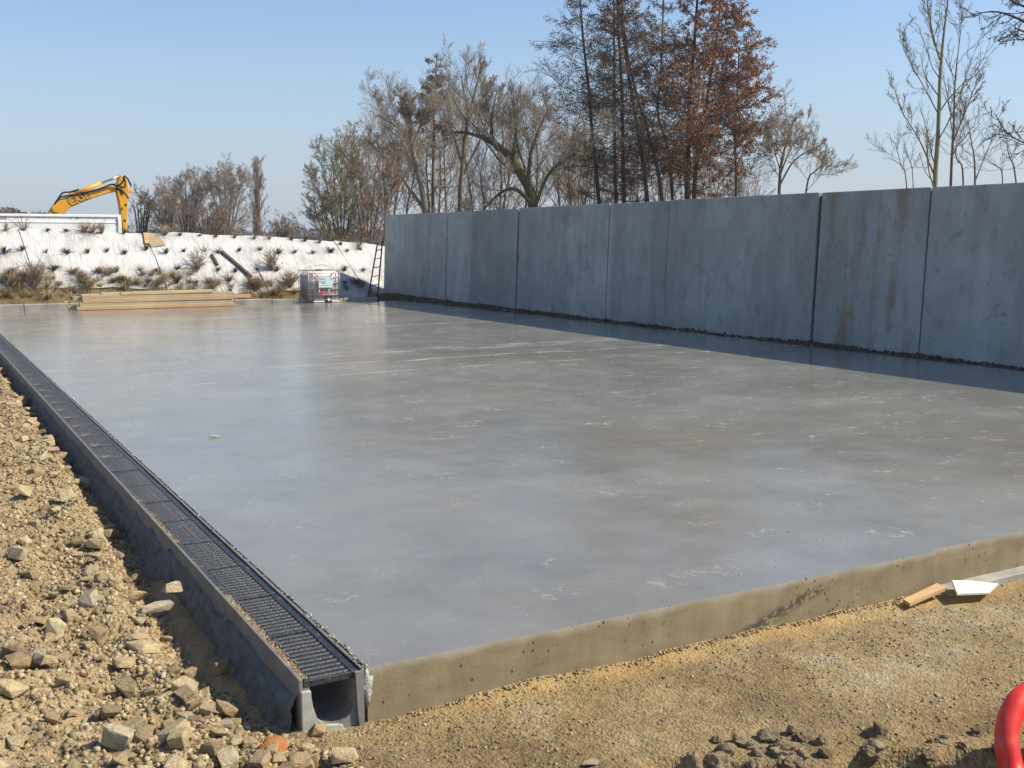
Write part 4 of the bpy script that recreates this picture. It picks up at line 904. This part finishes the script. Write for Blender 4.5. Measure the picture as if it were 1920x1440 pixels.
# ------------------------------------------------------------------ trees
def children(P, Rd, n, t0, t1, lenf, ang, up, wig, K, rr, rad_min, r, flat=0.0, tip=0.35, droop=0.0):
    N, K0, _ = P.shape; plen = np.linalg.norm(np.diff(P, axis=1), axis=2).sum(1)
    pid = np.repeat(np.arange(N), n); M = len(pid)
    t = t0 + (t1 - t0) * ((np.tile(np.arange(n), N) + r.random(M)) / n)
    s = t * (K0 - 1); i = np.minimum(s.astype(int), K0 - 2); f = (s - i)[:, None]
    p = P[pid, i] * (1 - f) + P[pid, i + 1] * f; T = P[pid, i + 1] - P[pid, i]; T /= np.linalg.norm(T, axis=1, keepdims=True) + 1e-9
    pr = Rd[pid, i] * (1 - f[:, 0]) + Rd[pid, i + 1] * f[:, 0]
    q = r.normal(size=(M, 3)); q -= (q * T).sum(1, keepdims=True) * T
    if flat: q[:, 2] *= (1 - flat)
    q /= np.linalg.norm(q, axis=1, keepdims=True) + 1e-9
    a = np.radians(r.normal(ang, 9, M))[:, None]; d = np.cos(a) * T + np.sin(a) * q
    L = lenf(t, plen[pid]) * r.uniform(0.65, 1.2, M)
    out = np.empty((M, K, 3)); out[:, 0] = p; step = (L / (K - 1))[:, None]
    for k in range(1, K):
        d = d + r.normal(size=(M, 3)) * wig; d[:, 2] += up - droop * k / K
        d /= np.linalg.norm(d, axis=1, keepdims=True); out[:, k] = out[:, k - 1] + d * step
    r0 = np.maximum(pr * rr, rad_min)
    rad = r0[:, None] * (1 - (1 - tip) * np.linspace(0, 1, K))[None]; rad = np.maximum(rad, rad_min * 0.75)
    return out, rad
def leaves_np(P, n, size, r, hang=0.0):
    M, K, _ = P.shape; pid = r.integers(0, M, n); s = r.random(n) ** 0.7 * (K - 1); i = np.minimum(s.astype(int), K - 2); f = (s - i)[:, None]
    c = P[pid, i] * (1 - f) + P[pid, i + 1] * f + r.normal(size=(n, 3)) * size * 0.5
    u = r.normal(size=(n, 3)); u[:, 2] -= hang; u /= np.linalg.norm(u, axis=1, keepdims=True); v = np.cross(u, r.normal(size=(n, 3))); v /= np.linalg.norm(v, axis=1, keepdims=True)
    sz = size * r.uniform(0.5, 1.3, n)[:, None]
    V = np.stack([c, c + u * sz * 0.6 + v * sz * 0.36, c + u * sz * 1.3, c + u * sz * 0.6 - v * sz * 0.36], 1)
    return V.reshape(-1, 3), np.arange(n * 4).reshape(n, 4)
def trunk_lines(trunks, D, r, K=16, depth_wig=0.0):
    P, Rr = [], []; m_px = D / FPX
    for tr in trunks:
        c = smooth_line(tr, K); dd = D + np.cumsum(r.normal(size=K)) * depth_wig
        P.append([at_d(x, y, z) for (x, y, _), z in zip(c, dd)]); Rr.append(np.maximum(c[:, 2] * m_px, 0.008))
    return np.array(P), np.array(Rr)
def tree(name, label, D, trunks, levels, bark, twig, leaf=None, seed=1, group=None, rmin=0.008, dw=0.10):
    r = np.random.default_rng(seed); P, Rr = trunk_lines(trunks, D, r, depth_wig=dw)
    base = P[0, 0]; root = empty(name, (float(base[0]), float(base[1]), float(base[2])))
    tag(root, label, 'tree', group); off = np.array(root.location)
    V, Q = tubes_np(P - off, Rr, 8)
    cur = (P, Rr); Vb, Qb, nb = [V], [Q], len(V); Vt, Qt, nt_ = [], [], 0; last = None
    for li, lv in enumerate(levels):
        src = cur if not lv.get('also') else cur
        c = children(src[0], src[1], lv['n'], lv.get('t0', 0.25), lv.get('t1', 1.0), lv['len'], lv['ang'], lv.get('up', 0.05), lv.get('wig', 0.12), lv.get('K', 5), lv.get('rr', 0.55), lv.get('rmin', rmin), r, lv.get('flat', 0.0), lv.get('tip', 0.35), lv.get('droop', 0.0))
        v, q = tubes_np(c[0] - off, c[1], 4 if li < 2 else 3)
        if li == 0: Vb.append(v); Qb.append(q + nb); nb += len(v)
        else: Vt.append(v); Qt.append(q + nt_); nt_ += len(v)
        cur = c
    obj('trunk', mesh_np('trunk', np.vstack(Vb), np.vstack(Qb), smooth=True), MT[bark], root)
    cr = obj('crown', mesh_np('crown', np.vstack(Vt), np.vstack(Qt)), MT[twig], root)
    for lf_ in (leaf or []):
        sel = cur[0]
        if 'box' in lf_:
            m0 = lf_['box'](sel[:, 0] - off); sel = sel[m0]
        if len(sel): V, Q = leaves_np(sel - off, lf_['n'], lf_['size'], r, lf_.get('hang', 0)); obj('foliage', mesh_np('foliage', V, Q), MT[lf_['mat']], root)
    return root
gy_ = lambda D: 451 + 1.85 * FPX / D        # image row of the ground at distance D
const = lambda a: (lambda t, L: np.full_like(t, a))
rel = lambda a, b=0.5: (lambda t, L: L * a * (1 - b * t))
# --- alders behind the wall
def alder(label, pts, seed, leaf, Lb=2.6, D=46.0, n1=34, r0=5.0, k=2.0):
    y0 = gy_(D); tr = [(pts[0][0], y0, r0)] + [(x, y, r0 * (1 - 0.75 * (y0 - y) / (y0 + 80))) for x, y in pts[1:]]
    lv = [dict(n=int(n1 * k), t0=0.20, t1=0.99, len=lambda t, L: Lb * (0.62 + 0.45 * sstep(0.2, 0.45, t)) * (1 - 0.72 * sstep(0.50, 1.0, t)), ang=78, up=0.03, wig=0.10, K=7, rr=0.26, rmin=0.012, flat=0.3, tip=0.3),
          dict(n=8, t0=0.15, len=rel(0.46, 0.45), ang=46, up=0.02, wig=0.18, K=5, rr=0.55, rmin=0.008, flat=0.3),
          dict(n=5, t0=0.1, len=rel(0.60, 0.3), ang=48, up=0.0, wig=0.2, K=4, rr=0.6, rmin=0.006)]
    return tree('alder_tree', label, D, [tr], lv, 'bk_dark', 'tw_dark', leaf, seed, 'tall alders behind the wall')
LB = lambda n: dict(n=int(n * 0.9), size=0.055, mat='lf_brown', hang=0.3)
LO = lambda n: dict(n=int(n * 2.3), size=0.065, mat='lf_orange', hang=1.2, box=lambda p: p[:, 2] > 3.6 + 2.2 * np.sin(p[:, 0] * 1.7))
alder('tall dark alder, leftmost of the clump behind the wall', [(1131, 0), (1125, 400), (1110, 250), (1104, 170), (1092, 60), (1086, -40)], 21, [LB(7000)], 2.7)
alder('straight slim alder second from the left of the clump', [(1156, 0), (1155, 380), (1153, 300), (1152, 150), (1150, -60)], 22, [LB(3500), LO(700)], 1.9, 47, 26, 4.0)
alder('straight dark alder third from the left of the clump', [(1171, 0), (1170, 380), (1168, 300), (1166, 180), (1160, 60), (1155, -60)], 23, [LB(5000), LO(900)], 2.2, 46.5, 30, 5.2)
alder('alder leaning left in the middle of the clump', [(1224, 0), (1214, 380), (1202, 280), (1188, 200), (1174, 110), (1165, 40), (1152, -60)], 24, [LB(4800), LO(1800)], 2.2, 46, 30, 5.2)
alder('second leaning alder close beside the first leaner', [(1250, 0), (1241, 370), (1222, 270), (1196, 185), (1178, 110), (1168, 30), (1160, -60)], 25, [LB(4200), LO(1500)], 2.0, 45, 28, 4.8)
alder('slender crooked alder between the leaners and the thick pair', [(1266, 0), (1261, 370), (1250, 270), (1233, 215), (1238, 150), (1242, 60), (1246, -50)], 26, [LB(3600), LO(500)], 1.9, 47, 28, 3.6)
alder('thickest dark alder of the clump', [(1287, 0), (1288, 380), (1291, 260), (1294, 170), (1302, 80), (1312, -70)], 27, [LB(4500), LO(5000)], 2.6, 46, 34, 6.5)
alder('alder hung with orange brown leaves on the right of the clump', [(1301, 0), (1302, 350), (1314, 260), (1328, 170), (1345, 60), (1356, -60)], 28, [LB(2600), LO(15000)], 2.9, 45.5, 38, 5.5)
alder('thin rightmost alder with orange tinged low twigs', [(1380, 0), (1380, 340), (1378, 270), (1382, 180), (1386, 90)], 29, [LB(2000), LO(6500)], 2.2, 46, 30, 2.8)
# --- bare deciduous trees
def bare(name, label, D, trunks, seed, bark='bk_pale', twig='tw_grey', n=(9, 7, 7, 5), ang=(42, 40, 38, 35), L=(0.55, 0.55, 0.55, 0.5), up=0.10, t0=0.35, leaf=None, rmin=0.0062, group=None, wig=0.14, r1=0.5):
    lv = []
    for i, (nn_, a, l) in enumerate(zip(n, ang, L)):
        lv.append(dict(n=nn_, t0=t0 if i == 0 else 0.2, len=rel(l, 0.45), ang=a, up=up * (1 if i < 2 else 0.6), wig=wig, K=6 if i < 2 else 4, rr=r1 if i == 0 else 0.58, rmin=rmin * (1.4 if i < 2 else 0.85)))
    return tree(name, label, D, trunks, lv, bark, twig, leaf, seed, group, rmin)
D = 48; y0 = gy_(D)
bare('willow_tree', 'pale forked bare willow rising behind the left end of the wall', D, [
    [(806, y0, 7), (797, 395, 6), (785, 330, 5.2), (768, 268, 4.2), (742, 236, 2.4), (706, 216, 1.2)], [(770, 275, 3.2), (772, 235, 2.6), (764, 205, 1.6), (756, 182, 0.8)], [(773, 280, 3), (785, 245, 2.4), (800, 205, 1.5), (812, 170, 0.8)], [(797, 395, 3.5), (765, 350, 2.6), (725, 300, 1.8), (690, 262, 1)]],
    31, n=(15, 9, 7, 5), L=(0.36, 0.55, 0.62, 0.7), up=0.09, t0=0.35, r1=0.38)
lvl = [dict(n=46, t0=0.2, t1=1.0, len=lambda t, L: 1.7 * (1.15 - 0.9 * t), ang=82, up=0.02, wig=0.1, K=6, rr=0.3, rmin=0.012, flat=0.3), dict(n=9, t0=0.2, len=rel(0.45), ang=50, up=0.02, wig=0.18, K=4, rr=0.6, rmin=0.008), dict(n=6, t0=0.1, len=rel(0.5), ang=45, wig=0.2, K=4, rr=0.6, rmin=0.0065)]
tree('conical_tree', 'straight conical tree with rusty brown foliage behind the pale willow', 52, [[(812, gy_(52), 4), (812, 380, 3.6), (813, 260, 2.6), (816, 170, 1.6), (819, 105, 0.7)]], lvl, 'bk_brown', 'tw_brown',
     [dict(n=6500, size=0.075, mat='lf_rust', box=lambda p: (p[:, 2] > 6.2) & (p[:, 2] < 9.6)), dict(n=2500, size=0.06, mat='lf_brown')], 32)
D = 50; y0 = gy_(D)
bare('bare_tree', 'tallest bare tree with upright twigs left of the alder clump', D, [
    [(866, y0, 5), (862, 390, 4.5), (868, 300, 4), (877, 215, 3.4), (870, 175, 1.8), (864, 138, 0.7)], [(878, 220, 2.8), (892, 165, 2), (898, 145, 1.2), (902, 122, 0.6)], [(877, 225, 2.5), (905, 185, 1.6), (928, 150, 0.8)], [(867, 310, 2.2), (845, 235, 1.4), (838, 175, 0.7)], [(867, 330, 2.2), (905, 250, 1.4), (918, 185, 0.7)]],
    33, 'bk_brown', 'tw_grey', n=(13, 7, 6, 4), ang=(30, 32, 32, 30), L=(0.33, 0.52, 0.6, 0.65), up=0.13, r1=0.38)
D = 44; y0 = gy_(D)
bare('arching_willow', 'mossy old willow with a thick trunk arching to the left', D, [
    [(1008, y0, 12), (1000, 385, 10), (982, 335, 9), (955, 292, 7.5), (918, 264, 5.5), (880, 250, 3), (850, 248, 1.4)], [(1000, 385, 5), (968, 355, 3.6), (938, 362, 2.5), (905, 395, 1.6), (890, 425, 1)], [(990, 345, 4.5), (995, 290, 3.4), (1010, 245, 2.2), (1028, 205, 1)], [(1004, 385, 4), (1030, 325, 3), (1078, 288, 2), (1130, 262, 1)], [(960, 300, 3.5), (968, 240, 2), (962, 180, 0.9)], [(925, 268, 3), (922, 225, 1.8), (930, 175, 0.8)]],
    34, 'bk_green', 'tw_grey', n=(15, 8, 6, 5), ang=(50, 40, 40, 38), L=(0.46, 0.55, 0.62, 0.7), up=0.14, t0=0.3, r1=0.24)
D = 43; y0 = gy_(D)
bare('round_tree', 'small spreading bare tree right of the alder clump', D, [
    [(1458, y0, 3.4), (1461, 360, 3), (1466, 300, 2.4), (1476, 262, 1.2), (1482, 240, 0.5)], [(1463, 345, 2), (1486, 305, 1.5), (1512, 285, 1), (1540, 272, 0.5)], [(1462, 330, 1.8), (1482, 280, 1.2), (1510, 235, 0.6)], [(1500, y0, 2.2), (1512, 355, 1.7), (1530, 320, 1.2), (1556, 303, 0.6)], [(1463, 320, 1.5), (1450, 275, 1), (1440, 235, 0.5)]],
    35, 'bk_brown', 'tw_grey', n=(11, 7, 6, 4), ang=(38, 36, 34, 32), L=(0.36, 0.55, 0.62, 0.7), up=0.10, t0=0.3, r1=0.35)
# --- bushes at the left end of the wall
def fan(cx, y, w, tops, r=2.0):
    return [[(cx + random.uniform(-w, w) * 0.25, y, r), (cx + (tx - cx) * 0.35, y + (ty - y) * 0.45, r * 0.75), (cx + (tx - cx) * 0.72, y + (ty - y) * 0.8, r * 0.5), (tx, ty, r * 0.22)] for tx, ty in tops]
D = 37; y0 = gy_(D)
bare('bushy_willow', 'bushy many-stemmed willow shrub at the left end of the thicket', D, fan(640, y0 - 20, 60, [(592, 345), (605, 312), (622, 295), (640, 300), (652, 318), (600, 385), (588, 400), (668, 345)]), 41, 'bk_green', 'tw_olive', n=(10, 6, 5, 4), ang=(26, 32, 34, 34), L=(0.42, 0.55, 0.6, 0.7), up=0.08, t0=0.10, r1=0.4, rmin=0.006, leaf=[dict(n=5000, size=0.032, mat='lf_olive')])
bare('hazel_bush', 'upright bare hazel bush between the willow shrub and the wall', 38, fan(690, y0 - 20, 50, [(650, 285), (668, 292), (688, 300), (705, 312), (722, 325), (738, 345)]), 42, 'bk_brown', 'tw_brown', n=(11, 7, 5, 4), ang=(28, 34, 36, 34), L=(0.42, 0.55, 0.6, 0.7), up=0.08, t0=0.10, r1=0.4, rmin=0.006)
# --- saplings filling the thicket behind the wall
rs = np.random.default_rng(99)
for i in range(15):
    x = 715 + i * 27 + rs.uniform(-10, 10); top = rs.uniform(190, 285); D = rs.uniform(53, 62); y0 = gy_(D)
    bare('sapling', '%s slender bare sapling from the left in the thicket behind the wall' % ORD[i], D, [[(x, y0, 2.4), (x + rs.uniform(-8, 8), 400, 2.1), (x + rs.uniform(-14, 14), (400 + top) / 2, 1.4), (x + rs.uniform(-22, 22), top, 0.5)]],
         200 + i, 'bk_brown', 'tw_brown' if i % 3 else 'tw_grey', n=(22, 8, 6), ang=(38, 36, 34), L=(0.40, 0.6, 0.7), up=0.10, t0=0.2, r1=0.4, group='saplings in the thicket')
for i in range(9):
    x = 1075 + i * 42 + rs.uniform(-12, 12); top = rs.uniform(275, 335); D = rs.uniform(52, 60); y0 = gy_(D)
    bare('undergrowth_bush', '%s low bare bush from the left in the undergrowth beneath the alders' % ORD[i], D, fan(x, y0 - 30, 40, [(x - 22, top + 20), (x - 4, top), (x + 20, top + 14)], 1.6), 240 + i, 'bk_brown', 'tw_brown', n=(11, 7, 6), ang=(40, 38, 36), L=(0.45, 0.6, 0.7), up=0.06, t0=0.15, r1=0.4, group='undergrowth beneath the alders', leaf=[dict(n=500, size=0.06, mat='lf_orange')] if i in (5, 6, 7) else None)
# --- young poplars to the right
D = 27; y0 = gy_(D)
bare('young_poplar', 'pale young poplar standing clear behind the right part of the wall', D, [
    [(1747, y0, 5.2), (1753, 350, 4.6), (1759, 250, 3.8), (1763, 140, 3.0), (1770, 60, 2.0), (1780, -20, 1.2), (1786, -90, 0.6)], [(1762, 112, 2.0), (1748, 60, 1.5), (1738, 0, 0.9), (1730, -50, 0.5)],
    [(1753, 332, 1.7), (1725, 265, 1.2), (1695, 215, 0.7), (1678, 170, 0.4)], [(1760, 215, 1.5), (1728, 155, 1.0), (1700, 105, 0.6), (1686, 65, 0.35)]], 51, 'bk_pop', 'bk_pop', n=(13, 6, 4), ang=(33, 32, 32), L=(0.26, 0.5, 0.55), up=0.12, t0=0.12, r1=0.4, leaf=[dict(n=900, size=0.028, mat='lf_brown')], rmin=0.0045)
bare('slim_poplar', 'slim dark young tree just right of the pale poplar', D + 1, [[(1779, y0, 3), (1783, 340, 2.6), (1788, 240, 2.1), (1791, 150, 1.4), (1800, 70, 0.7), (1806, 20, 0.4)], [(1786, 270, 1.5), (1812, 205, 1), (1836, 140, 0.5)]], 52, 'bk_brown', 'bk_brown', n=(15, 6, 4), ang=(30, 32, 32), L=(0.27, 0.42, 0.42), up=0.12, t0=0.25, leaf=[dict(n=700, size=0.028, mat='lf_brown')], rmin=0.0045)
bare('forked_sapling', 'small forked sapling near the right end of the wall', D, [[(1826, y0, 2.2), (1828, 330, 1.7), (1822, 270, 1.0), (1815, 225, 0.4)], [(1828, 340, 1.3), (1848, 290, 0.9), (1868, 245, 0.4)], [(1800, y0, 2), (1806, 340, 1.6), (1795, 300, 1.2), (1785, 270, 0.5)]], 53, 'bk_brown', 'bk_brown', n=(10, 6, 4), ang=(34, 32, 32), L=(0.33, 0.42, 0.42), up=0.1, t0=0.4, rmin=0.003, r1=0.4)
bare('leaning_sapling', 'thin sapling leaning at the far right above the wall', D, [[(1925, y0, 2), (1905, 340, 1.5), (1893, 295, 1.0), (1886, 265, 0.4)], [(1872, y0, 1.8), (1880, 345, 1.2), (1868, 310, 0.5)]], 54, 'bk_brown', 'bk_brown', n=(8, 5, 4), ang=(36, 32, 32), L=(0.3, 0.42, 0.42), up=0.1, t0=0.5, rmin=0.003, r1=0.4)
bare('low_sapling', 'low twiggy sapling left of the pale poplar', D, [[(1712, y0, 1.8), (1700, 350, 1.1), (1690, 310, 0.7), (1680, 275, 0.3)], [(1722, y0, 1.6), (1712, 345, 0.8), (1708, 310, 0.4)]], 55, 'bk_brown', 'bk_brown', n=(8, 5, 4), ang=(34, 32, 32), L=(0.3, 0.42, 0.42), up=0.1, t0=0.55, rmin=0.003, r1=0.4)
D = 20; y0 = gy_(D)
bare('overhanging_tree', 'tree at the right whose dark branches reach into the upper right corner', D, [
    [(2030, y0, 12), (2022, 300, 10), (2010, 60, 8), (2000, -160, 4)], [(2015, 150, 4.5), (1965, 70, 3.2), (1915, 38, 2.3), (1868, 22, 1.5), (1822, 27, 0.7)], [(2012, 90, 4), (1960, 30, 3), (1905, 6, 2), (1872, -15, 0.9)], [(2022, 340, 3.5), (1965, 285, 2.2), (1920, 268, 1.5), (1888, 248, 1.0), (1866, 214, 0.5)], [(1935, 50, 1.8), (1915, 75, 1.2), (1890, 55, 0.6)]],
    56, 'bk_dark', 'tw_dark', n=(9, 6, 5), ang=(48, 40, 38), L=(0.26, 0.45, 0.45), up=0.02, t0=0.3, rmin=0.0045, leaf=[dict(n=900, size=0.02, mat='lf_brown')])
# --- trees far off beyond the bank
def far_tree(name, label, D, x, top, wd, seed, bark, twig, narrow=False, n=(14, 7, 6, 4), leaf=None):
    y0 = gy_(D); r = np.random.default_rng(seed)
    if narrow: tr = [[(x + r.uniform(-wd, wd) * 0.25, y0, 2), (x + r.uniform(-wd, wd) * 0.3, (y0 + top) / 2, 1.5), (x + r.uniform(-wd, wd) * 0.3, top, 0.4)] for _ in range(4)]
    else: tr = [[(x, y0, 2.4), (x + (u * 0.3) * wd, y0 + (top - y0) * 0.4, 1.9), (x + u * 0.65 * wd, y0 + (top - y0) * 0.75, 1.1), (x + u * wd, top + abs(u) * 28 + r.uniform(0, 10), 0.4)] for u in (-0.85, -0.45, -0.1, 0.3, 0.65, 0.95)]
    return bare(name, label, D, tr, seed, bark, twig, n=n, ang=(22, 24, 26, 26) if narrow else (40, 40, 38, 36), L=(0.22, 0.45, 0.5, 0.5) if narrow else (0.38, 0.55, 0.6, 0.65), up=0.16 if narrow else 0.08, t0=0.15, rmin=0.009, r1=0.35, leaf=leaf)
far_tree('dark_tree', 'dark bare little tree beside the digger arm', 62, 266, 358, 24, 61, 'bk_dark', 'tw_dark', n=(6, 5, 4))
far_tree('brown_tree', 'broad brown bare tree, left one beyond the bank', 92, 352, 330, 44, 62, 'bk_brown', 'tw_brown')
far_tree('russet_bush', 'dense russet bush between the dark tree and the broad brown tree', 88, 312, 362, 26, 63, 'bk_brown', 'tw_brown', n=(14, 8, 6, 3))
far_tree('domed_tree', 'domed buff coloured bare tree beyond the bank', 90, 425, 320, 48, 64, 'bk_pale', 'tw_brown')
far_tree('lombardy_poplar', 'narrow pointed poplar at the right of the far trees', 96, 483, 310, 13, 65, 'bk_brown', 'tw_brown', True, n=(22, 8, 6, 3))
far_tree('far_bush', 'low rounded bush right of the narrow poplar', 95, 530, 408, 22, 66, 'bk_brown', 'tw_brown', n=(10, 7, 5, 3))
far_tree('hedge_bush', 'low brown bush at the feet of the far trees', 84, 392, 385, 40, 67, 'bk_brown', 'tw_brown', n=(10, 8, 6, 3))
# far-off wood and hills closing the horizon
def far_mass(name, x0, x1, D, topf, n, mat, size, seed, label):
    r = np.random.default_rng(seed); V = []; xs_ = r.uniform(x0, x1, n); tops = topf(xs_); ys = tops + (470 - tops) * r.random(n) ** 0.8
    for x, y in zip(xs_, ys): V.append(at_d(x, y, D + r.uniform(-18, 18)))
    c = np.array(V); u = r.normal(size=(n, 3)); u /= np.linalg.norm(u, axis=1, keepdims=True); v = np.cross(u, r.normal(size=(n, 3))); v /= np.linalg.norm(v, axis=1, keepdims=True)
    s = size * r.uniform(0.5, 1.4, (n, 1)); q = np.stack([c - u * s, c + v * s * 0.5, c + u * s, c - v * s * 0.5], 1)
    tag(obj(name, mesh_np(name, q.reshape(-1, 3), np.arange(4 * n).reshape(n, 4)), MT[mat]), label, 'wood', kind='stuff')
far_mass('far_wood', -120, 150, 240, lambda x: 397 + 14 * vnoise(x / 26, x * 0, 7) + 6 * vnoise(x / 7, x * 0, 8) + np.maximum(0, x - 118) * 0.9, 9000, 'far', 0.75, 71, 'hazy reddish wood on the horizon behind the digger')
far_mass('distant_wood', 150, 740, 420, lambda x: 432 + 10 * vnoise(x / 40, x * 0, 9) + 5 * vnoise(x / 9, x * 0, 10), 14000, 'far', 1.1, 72, 'thin grey line of distant woods below the far trees')
hx_ = np.linspace(-900, 1500, 60); V = []
for k, x in enumerate(hx_):
    h_ = 9 + 7 * float(fbm(np.array(x / 260.0), np.array(0.0), 12, 3))
    V += [(x, 900, -3), (x, 930, h_), (x, 1100, h_ + 3)]
ii = np.arange(len(V)).reshape(-1, 3); q = np.concatenate([np.stack([ii[:-1, a], ii[1:, a], ii[1:, a + 1], ii[:-1, a + 1]], -1) for a in (0, 1)])
tag(obj('hills', mesh_np('hills', V, q, smooth=True), plain('far_woodland', (0.10, 0.10, 0.085), 0.95, 0.3, 0.02)), kind='structure')

# thin winter haze over the whole site
bm = bmesh.new(); box(bm, -3100, 3100, -3100, 3300, -6.0, 21.0)
hz = obj('haze', bm_mesh('haze', bm)); hm = bpy.data.materials.new('haze'); hm.use_nodes = True; hn = hm.node_tree.nodes
hn.remove(hn['Principled BSDF']); hv = hn.new('ShaderNodeVolumePrincipled'); hv.inputs['Color'].default_value = (0.86, 0.90, 0.96, 1); hv.inputs['Density'].default_value = 0.0006; hv.inputs['Anisotropy'].default_value = 0.2
hm.node_tree.links.new(hv.outputs[0], hn['Material Output'].inputs['Volume']); hz.data.materials.append(hm); tag(hz, kind='stuff')
